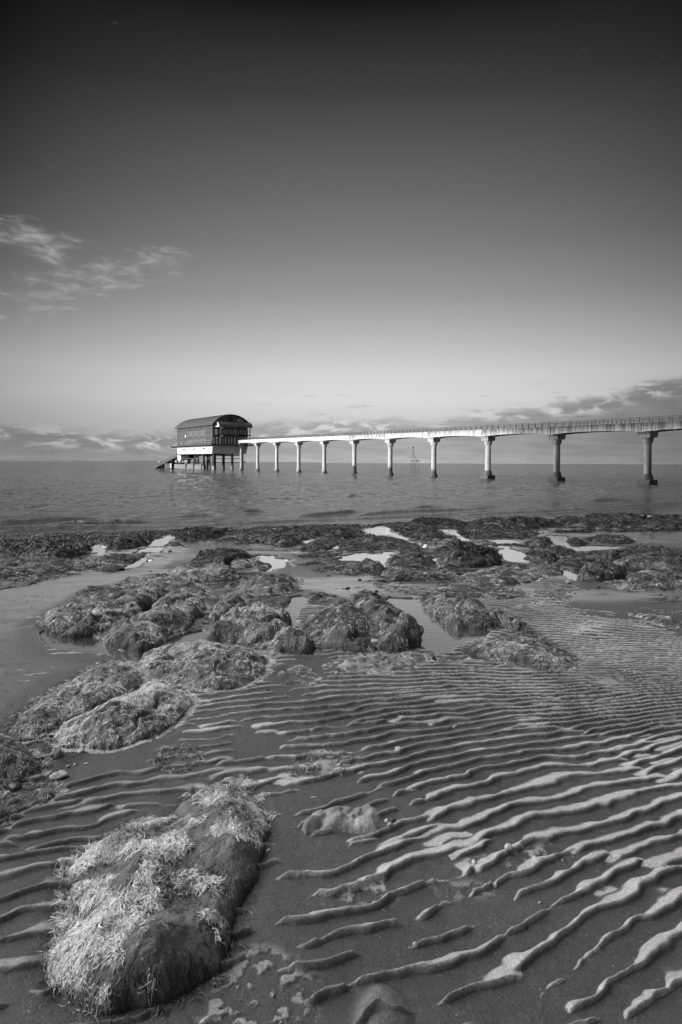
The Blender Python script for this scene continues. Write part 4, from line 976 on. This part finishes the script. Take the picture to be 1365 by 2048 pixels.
for i in range(-1,11):
    xl = i*SP if i<10 else i*SP-.3; zb = ztop(xl)-1.13
    big = i<3
    sc = 1.0
    mb = MB()
    mb.lathe([(.46,-1.2),(.45,3.0),(.44,zb-1.30)],(xl,0),28)
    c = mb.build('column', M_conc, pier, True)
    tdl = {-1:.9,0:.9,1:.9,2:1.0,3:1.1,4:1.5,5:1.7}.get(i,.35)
    set_attr(c,'stain_shade',np.full(len(c.data.vertices),.8 if i in (-1,0,1) else .5 if i==2 else (.6 if i==3 else .15))); set_attr(c,'tide',np.full(len(c.data.vertices),tdl))  # right-hand columns also carry painted shade with their stains
    k = MB()
    a = .82
    V = [(xl-a*.93,-a*.93,zb-.66),(xl+a*.93,-a*.93,zb-.66),(xl+a*.93,a*.93,zb-.66),(xl-a*.93,a*.93,zb-.66),(xl-a,-a,zb-.002),(xl+a,-a,zb-.002),(xl+a,a,zb-.002),(xl-a,a,zb-.002)]
    if i>=4: pass
    k.add(V,[(0,3,2,1),(4,5,6,7),(0,1,5,4),(1,2,6,5),(2,3,7,6),(3,0,4,7)])
    if big or i==3: k.lathe([(.56,zb-1.30),(.69,zb-.662)],(xl,0),28)
    else: k.lathe([(.47,zb-1.45),(.55,zb-1.30),(.68,zb-.662)],(xl,0),28)
    cp = k.build('capital', M_conc, c, True); set_attr(cp,'stain_shade',np.full(len(cp.data.vertices),.7 if i<3 else .12)); set_attr(cp,'tide',np.full(len(cp.data.vertices),-5.))
    f = MB()
    if big:
        a = .82
        f.lathe([(.70,.56),(.66,.80),(.54,1.28)],(xl,0),20)
        V = [(xl-a*1.03,-a*1.03,-.8),(xl+a*1.03,-a*1.03,-.8),(xl+a*1.03,a*1.03,-.8),(xl-a*1.03,a*1.03,-.8),(xl-a,-a,.558),(xl+a,-a,.558),(xl+a,a,.558),(xl-a,a,.558)]
        f.add(V,[(0,3,2,1),(4,5,6,7),(0,1,5,4),(1,2,6,5),(2,3,7,6),(3,0,4,7)])
    else: f.lathe([(.74,-.8),(.72,.12),(.56,.5),(.47,.78)],(xl,0),20)
    p = f.build('plinth', M_conc, c, True); set_attr(p,'stain_shade',np.full(len(p.data.vertices),.6)); set_attr(p,'tide',np.full(len(p.data.vertices),2.2 if big or i in(3,4,5) else .1))
# ------------------------------------------------------------------ lifeboat station
DB = np.array([-.588,.809]); C0 = np.array([-40.1,195.0]); Wd = 12.3; Ln = 29.3
stn = empty('lifeboat_station', (C0[0],C0[1],0), math.atan2(DB[1],DB[0]))
# local x: along the left wall out to sea; local y: negative is towards the right-hand side (end face runs y 0 .. -Wd)
tag(stn, 'arched roof timber clad lifeboat station on piles at the end of the pier', 'lifeboat station')
ZB, ZT, ZE = 5.1, 7.72, 14.55
b = MB().box(0,Ln,-Wd,0,ZB,ZT)
b.v = [(v[0]+(.0 if v[2]>6 else .35*(1 if v[0]<1 else -1)), v[1]+(0 if v[2]>6 else (.0 if v[1]>-1 else .45)), v[2]) for v in b.v]
base_o = b.build('concrete_base', M_white, stn); base_o['label'] = 'pale concrete base under the walkway'
sl_ = MB()
for xx in (5.3,13.2,22.0): sl_.box(xx,xx+2.6,-.05,.02,6.55,6.85)
sl_.build('drain_slots', M_dark, stn)
dk = MB(); dk.box(-2.2,Ln+3.6,-Wd-1.2,1.5,ZT+.002,ZT+.30)
for k in range(16): dk.box(k*2.1,k*2.1+.18,0.03,1.4,ZT-.35,ZT-.0)
dk.build('walkway', M_dark, stn)
wl_ = MB().box(.02,Ln-.02,-.25,0,ZT+.302,ZE); wl_.build('side_wall', M_clad, stn)
wl_ = MB().box(.3,Ln-.3,-Wd,-Wd+.25,ZT+.302,ZE); wl_.build('side_wall', M_clad, stn)
# roof: shallow arc
def arc(t, over=.0, lift=0): # t -1..1 across
    hw = Wd/2+.65; yy = -Wd/2 + t*(hw); R = (hw*hw+3.35**2)/(2*3.35); return yy, ZE-.35+ (math.sqrt(R*R-(t*hw)**2)-(R-3.35))+lift
n = 28; rf = MB(); V=[]
for xx in (-1.1, Ln+.8):
    for off in (0,-.28):
        for k in range(n+1):
            t = -1+2*k/n; yy,zz = arc(t); V.append((xx,yy,zz+off))
m_ = n+1; Fs=[]
for k in range(n):
    Fs += [(k,k+1,2*m_+k+1,2*m_+k),(m_+k+1,m_+k,3*m_+k,3*m_+k+1),(k,m_+k,m_+k+1,k+1),(2*m_+k,2*m_+k+1,3*m_+k+1,3*m_+k)]
Fs += [(0,2*m_,3*m_,m_),(n,m_+n,3*m_+n,2*m_+n)]
rf.add(V,Fs); roof = rf.build('roof', M_roof, stn, True)
for q in range(12):
    sm = MB(); xx = .8+q*2.45
    for k in range(n): 
        a_ = arc(-1+2*k/n); b_ = arc(-1+2*(k+1)/n); sm.bar((xx,a_[0],a_[1]+.03),(xx,b_[0],b_[1]+.03),.07,.07)
    sm.build('roof_seam', M_roof, roof)
# end walls under the arc
for xx,nm in ((.05,'end_wall'),(Ln-.3,'end_wall')):
    g_ = MB(); pr = [(-Wd+.02,ZT+.303)]+[(arc(-1+2*k/20)[0],arc(-1+2*k/20)[1]-.30) for k in range(21) if -Wd+.02<arc(-1+2*k/20)[0]<-.02]+[(-.02,ZT+.303)]
    g_.prism(pr, xx, xx+.25); gw = g_.build(nm, M_gable, stn)
# battens, windows on the left wall
bt = MB()
for k in range(7): bt.box(.1+k*(Ln-.4)/6,.32+k*(Ln-.4)/6,.002,.10,ZT+.35,ZE-.02)
bt.box(0,Ln,.002,.12,ZE-.20,ZE)
for zz in (9.2,10.8,12.3,13.5): bt.box(0,Ln,.002,.05,zz,zz+.06)
bt.build('battens', M_batten, stn)
bw = (Ln-.4)/6
for k in (1,2,3):
    for (z0,z1) in ((11.0,12.6),(8.4,9.9)):
        x0 = .1+k*bw+.9; w_ = MB().box(x0,x0+bw-1.6,.01,.07,z0,z1).build('window', M_glass, stn)
        fr_ = MB()
        for j in range(5): fr_.box(x0+(bw-1.6)*j/4-.05,x0+(bw-1.6)*j/4+.05,.072,.13,z0-.05,z1+.05)
        fr_.build('frame', M_mull, w_)
MB().lathe([(.01,0),(.45,.02),(.5,.1),(.3,.2)],(0,0),16).build('porthole_glint', M_lamp, stn).matrix_local = Matrix.Translation((.1+4*bw+2.1,.05,11.2)) @ Matrix.Rotation(math.radians(-90),4,'X')  # white disc standing in for the bright reflection of a porthole
for k in range(7):
    lm = MB().box(.15+k*bw,.5+k*bw,.12,.35,ZT+.75,ZT+1.15).build('wall_lamp', M_lamp, stn)
# railings of the walkway
def rail(x0,x1,y0,y1,z,h,mt,n,posts=.07,name='railing',parent=None):
    r = MB()
    for k in range(n+1):
        q = k/n; r.bar((x0+(x1-x0)*q,y0+(y1-y0)*q,z),(x0+(x1-x0)*q,y0+(y1-y0)*q,z+h),posts,posts)
    for hh in (h, h*.5): r.bar((x0,y0,z+hh),(x1,y1,z+hh),.06,.06)
    return r.build(name, mt, parent or stn)
rail(-2.1,Ln+3.5,1.4,1.4,ZT+.30,1.15,M_batten,36,.07)
rail(-2.1,-2.1,1.4,-7.6,ZT+.30,2.2,M_batten,9,.16)
rail(-2.1,-2.1,-10.8,-Wd-1.1,ZT+.30,1.15,M_batten,3,.1)
rail(Ln+3.5,Ln+3.5,1.4,-Wd-1,ZT+.30,1.15,M_rail,8)
rail(-2.1,2,-Wd-1.1,-Wd-1.1,ZT+.30,1.15,M_rail,4)
# balcony on the end
bal = MB().box(-2.0,.04,-Wd+.05,-.7,10.95,11.2).build('balcony', M_dark, stn)
r = MB()
for k in range(15): r.bar((-1.9,-.8-(Wd-1)*k/14,11.2),(-1.9,-.8-(Wd-1)*k/14,12.55),.14,.14)
for hh in (11.85,12.55): r.bar((-1.9,-.8,hh),(-1.9,-Wd+.2,hh),.09,.09)
for k in range(4): r.bar((-1.9+k*.6,-.8,11.2),(-1.9+k*.6,-.8,12.55),.14,.14)
r.bar((-1.9,-.8,12.55),(0,-.8,12.55),.09,.09); r.build('railing', M_batten, bal)
for yy in (-1.9,-6.9,-Wd+.3):
    MB().box(-2.15,-1.93,yy-.13,yy+.13,ZT+.3,13.7).build('post', M_batten, stn)
# canopy: quarter-round sheet with a pale end panel
cv = MB(); pr=[]
cn=MB(); V=[]; nn=10
def qa(k): a_=math.pi/2*k/nn; return (0.02-2.9*math.sin(a_)*1.0, 13.55+1.75*math.cos(a_))
for yy in (-.9,-Wd-.2):
    for k in range(nn+1): X_a,Z_a = qa(k); V.append((X_a,yy,Z_a)); V.append((X_a,yy,Z_a-.14))
m_=2*(nn+1); Fs=[]
for k in range(nn):
    a=2*k; Fs += [(a,a+2,m_+a+2,m_+a),(a+1,m_+a+1,m_+a+3,a+3),(a,a+1,a+3,a+2),(m_+a,m_+a+2,m_+a+3,m_+a+1)]
Fs += [(0,m_,m_+1,1),(2*nn,2*nn+1,m_+2*nn+1,m_+2*nn)]
cn.add(V,Fs); can = cn.build('canopy', M_canopy, stn, True)
ep = MB(); pts=[(qa(k)[0],qa(k)[1]-.16) for k in range(nn+1)]+[(0.02,13.4)]
V=[(p[0],-1.0,p[1]) for p in pts]+[(p[0],-1.15,p[1]) for p in pts]; q=len(pts)
ep.add(V,[tuple(range(q)),tuple(range(2*q-1,q-1,-1))]+[(k,q+k,q+(k+1)%q,(k+1)%q) for k in range(q)])
ep.build('end_panel', M_sign, can)
# sign and gable details
sg = MB().box(-.06,.048,-11.0,-8.55,15.35,16.35).build('sign', M_sign, stn)
cu = bpy.data.curves.new('lettering','FONT'); cu.body = 'Lifeboats'; cu.size = .46; cu.extrude = .01; cu.align_x='CENTER'; cu.align_y='CENTER'; cu.offset=.012
lt = bpy.data.objects.new('lettering', cu); COL.objects.link(lt); cu.materials.append(M_ink); bpy.context.view_layer.update()
lm_ = bpy.data.meshes.new_from_object(lt); bpy.data.objects.remove(lt); lt = bpy.data.objects.new('lettering', lm_); COL.objects.link(lt); lt.parent = sg
lt.matrix_local = Matrix.Translation((-.075,-9.78,15.78)) @ Matrix.Rotation(math.radians(-90),4,'Z') @ Matrix.Rotation(math.radians(90),4,'X')
MB().box(-.05,.046,-7.9,-7.55,15.3,16.6).build('gable_light', M_batten, stn)
MB().box(-.04,.046,-6.9,-5.3,15.2,16.7).build('louvre', M_dark, stn)
for (ya,yb,za,zb_) in ((-2.6,-1.6,11.5,13.0),(-5.8,-4.6,8.1,10.3),(-9.6,-7.6,11.3,13.0),(-10.5,-8.5,8.3,10.2)):
    w_ = MB().box(-.03,.047,ya,yb,za,zb_).build('window' if za!=8.1 else 'door', M_glass, stn)
for (yy,zz) in ((-2.6,13.15),(-2.6,10.65)):
    MB().box(-1.85,-1.5,yy-.2,yy+.2,zz,zz+.25).build('floodlight', M_lamp, stn)
# piles, braces, footings
pc = [(1.0,-.9),(1.0,-4.1),(1.0,-7.4),(1.0,-10.9),(9,-.9),(9,-4.3),(9,-7.7),(9,-11.0),(15.5,-.9),(15.5,-6),(22,-.9),(22,-4.5),(22,-8),(22,-11),(28,-.9),(28,-6),(28,-11),(5,-2.4),(5,-9),(4,-5.8),(12,-2.5),(18.5,-3.2),(25,-2.6)]
for (xx,yy) in pc:
    p = MB().lathe([(.29,-1.5),(.29,ZB-.002)],(xx,yy),12).build('pile', M_pile, stn, True)
    MB().lathe([(.34,-1.4),(.34,1.15),(.26,1.3)],(xx,yy),12).build('sleeve', M_block, p, True)
br = MB()
for yy in (-.9,-11.0): br.bar((1,yy,3.6),(28,yy,3.6),.22,.22)
for xx in (1.0,9.0,22.0): br.bar((xx,-.9,2.4),(xx,-11,2.4),.2,.2); br.bar((xx,-.9,ZB-.4),(xx,-11,ZB-.4),.3,.4)
br.build('bracing', M_pile, stn)
for (xa,xb) in ((9.6,14.6),(16.2,21.2),(22.8,33.0)):
    MB().box(xa,xb,-2.0,-.35,.12,1.65).build('footing_wall', M_foot, stn)
MB().box(27.5,30.5,-2.6,-.6,3.0,4.7).build('plant_box', M_white, stn)
cy = MB(); cy.bar((24.0,-2.2,2.65),(36.0,-2.2,2.65),1.1,1.1,14); cy.build('tank', M_block, stn, True)
# slipway down into the sea
sw = MB(); x0,z0,x1,z1 = Ln-.5,5.3,60.0,-.6
V=[]
for (xx,zz) in ((x0,z0),(x1,z1)):
    for (yy,dz) in ((-.8,0),(-8.5,0),(-8.5,-.55),(-.8,-.55)): V.append((xx,yy,zz+dz))
sw.add(V,[(0,4,5,1),(1,5,6,2),(2,6,7,3),(3,7,4,0),(0,1,2,3),(7,6,5,4)])
slip = sw.build('slipway', M_pile, stn)
r = MB()
for k in range(13):
    q=k/12; xx=x0+(52-x0)*q; zz=z0+(z1-z0)*(xx-x0)/(x1-x0); r.bar((xx,-.9,zz),(xx,-.9,zz+.8),.07,.07)
for hh in (.8,.4): r.bar((x0,-.9,z0+hh),(52,-.9,z0+(z1-z0)*(52-x0)/(x1-x0)+hh),.06,.06)
r.build('railing', M_rail, slip)
r = MB()
for xx in (33,38,43,48):
    zz=z0+(z1-z0)*(xx-x0)/(x1-x0)-.56
    for yy in (-1.4,-7.8): r.bar((xx,yy,-1.2),(xx,yy,zz),.45,.45,10)
    r.bar((xx,-1.4,zz-.3),(xx,-7.8,zz-.3),.35,.35)
r.build('trestle', M_pile, slip)
MB().box(37.0,44.5,-2.4,-1.0,-.5,1.9).build('fender_box', M_pile, slip)
MB().box(37.0,37.9,-1.0,-.75,.3,1.8).build('fender_panel', M_white, slip)
# ------------------------------------------------------------------ beacon
q = onsea([(830,932)])[0]; sc = q[1]/F
bc = empty('sea_beacon', (q[0],q[1],0)); tag(bc, 'dark tripod beacon with mast and platform standing in the sea behind the pier', 'beacon')
zp = (926-921.5)*sc+ZC; zm = (926-895.5)*sc+ZC
pf = MB().box(-7.6*sc,8*sc,-1.2,1.2,zp-.35,zp+.1)
for xx in (-7.2,-3.5,.3,3.8,7.4): pf.bar((xx*sc,-1,zp+.1),(xx*sc,-1,zp+.7),.18,.18)
pf.build('platform', M_dark, bc)
MB().bar((-3.5*sc,0,0),(-3.5*sc,0,zm),.34,.34,8).build('mast', M_dark, bc)
MB().lathe([(.2,zm-.3),(.8,zm-.2),(.8,zm+.15),(.45,zm+.25),(.45,zm+.9),(.1,zm+1.1)],(-3.5*sc,0),10).build('top_mark', M_dark, bc)
MB().bar((-3.5*sc,0,zp+(zm-zp)*.62),(4.2*sc,0,zp),.3,.3).build('stay', M_dark, bc)
for xx in (-7.3,7.6): MB().bar((xx*sc,0,-1),(xx*sc,0,zp-.3),.34,.34,8).build('leg', M_dark, bc)
MB().bar((.2*sc,0,-1),(.2*sc,0,zp-.3),.3,.3,8).build('leg', M_dark, bc)
MB().bar((0.5*sc,0,.6),(4.4*sc,0,zp-.3),.28,.28).build('brace', M_dark, bc)
# ------------------------------------------------------------------ far boats and coast
q = onsea([(318.6,925.2)])[0]; sc = q[1]/F
yb = empty('sailing_boat', (q[0],q[1],0)); tag(yb, 'small white boat far off on the horizon left of the slipway', 'boat')
h_ = MB(); V=[]
for k,(t,w_) in enumerate(((-1,.25),(-.5,1),(.3,1),(1,.02))):
    V += [(t*3.2*sc,-w_*1.2,1.0),(t*3.2*sc,w_*1.2,1.0),(t*2.7*sc,w_*.6,-.4),(t*2.7*sc,-w_*.6,-.4)]
Fs=[(0,1,2,3),(15,14,13,12)]
for k in range(3):
    a=4*k;b_=a+4; Fs += [(a,b_,b_+1,a+1),(a+1,b_+1,b_+2,a+2),(a+2,b_+2,b_+3,a+3),(a+3,b_+3,b_,a)]
h_.add(V,Fs).build('hull', M_sign, yb)
MB().box(-1.2*sc,.9*sc,-.8,.8,1.01,2.4).build('cabin', M_sign, yb)
s_=MB().add([(-.6*sc,-.05,2.2),(1.6*sc,-.05,1.6),(.3*sc,-.05,5.6*sc/ sc if sc<1 else 4.2*sc),(-.6*sc,.05,2.2),(1.6*sc,.05,1.6),(.3*sc,.05,4.2*sc)],[(0,1,2),(5,4,3),(0,3,4,1),(1,4,5,2),(2,5,3,0)]); s_.v[2]=(.3*sc,-.05,3.4*sc+1); s_.v[5]=(.3*sc,.05,3.4*sc+1); s_.build('sail', M_sign, yb)
sx = -1320.0*.45; 
fort = empty('sea_fort', (onsea([(488.5,925.6)])[0][0]*1.0, onsea([(488.5,925.6)])[0][1],0)); fs = fort.location.y/F
tag(fort, 'tiny dark round fort on the horizon just right of the first pier column', 'fort')
MB().lathe([(2.6*fs,0),(2.6*fs,2.2*fs),(2.0*fs,2.3*fs),(1.9*fs,3.0*fs)],(0,0),24).build('fort_wall', M_land, fort)
MB().lathe([(.6*fs,3.0*fs),(.5*fs,4.0*fs)],(0,0),10).build('tower', M_land, fort)
for (xa,xb,hh,yy,sd_) in ((-6800,-2500,32,11000,1),(-1700,-300,14,11500,3)):
    xs_=np.linspace(xa,xb,160); e=np.clip(np.minimum(xs_-xa,xb-xs_)/500,0,1); tp=hh*(e*(.7+.5*fbm(xs_/600,xs_*0,4,sd_)))+1
    V=[];n_=len(xs_)
    for (dy,f_) in ((0,0),(150,1),(900,.9),(1500,0)): V += [(a,yy+dy,tz*f_) for a,tz in zip(xs_,tp)]
    tag(np_mesh('distant_coast', np.array(V), grid_faces(4,n_), M_land), kind='structure')
# ------------------------------------------------------------------ wooded headland out of the picture on the left: it shades the beach from the low sun
gx, gy = np.meshgrid(np.linspace(-230,-66,140), np.linspace(-230,60,230))
ln_e = 37+.53*(gx+80)
e = sst(-66,-78,gx)*sst(-230,-200,gx)*sst(5,-4,gy-ln_e+3*fbm(gx*.1,gy*.1,2,3))
hz = e*(30+3*fbm(gx*.09,gy*.09,4,5)+2.5*fbm(gx*.5,gy*.5,3,6))
tag(np_mesh('headland', np.stack([gx.ravel(),gy.ravel(),hz.ravel()-2],1), grid_faces(230,140), M_wood, smooth=False), kind='structure')
S.cycles.max_bounces = 6; S.cycles.diffuse_bounces = 3; S.cycles.glossy_bounces = 3
try: S.cycles.use_denoising = True
except Exception: pass
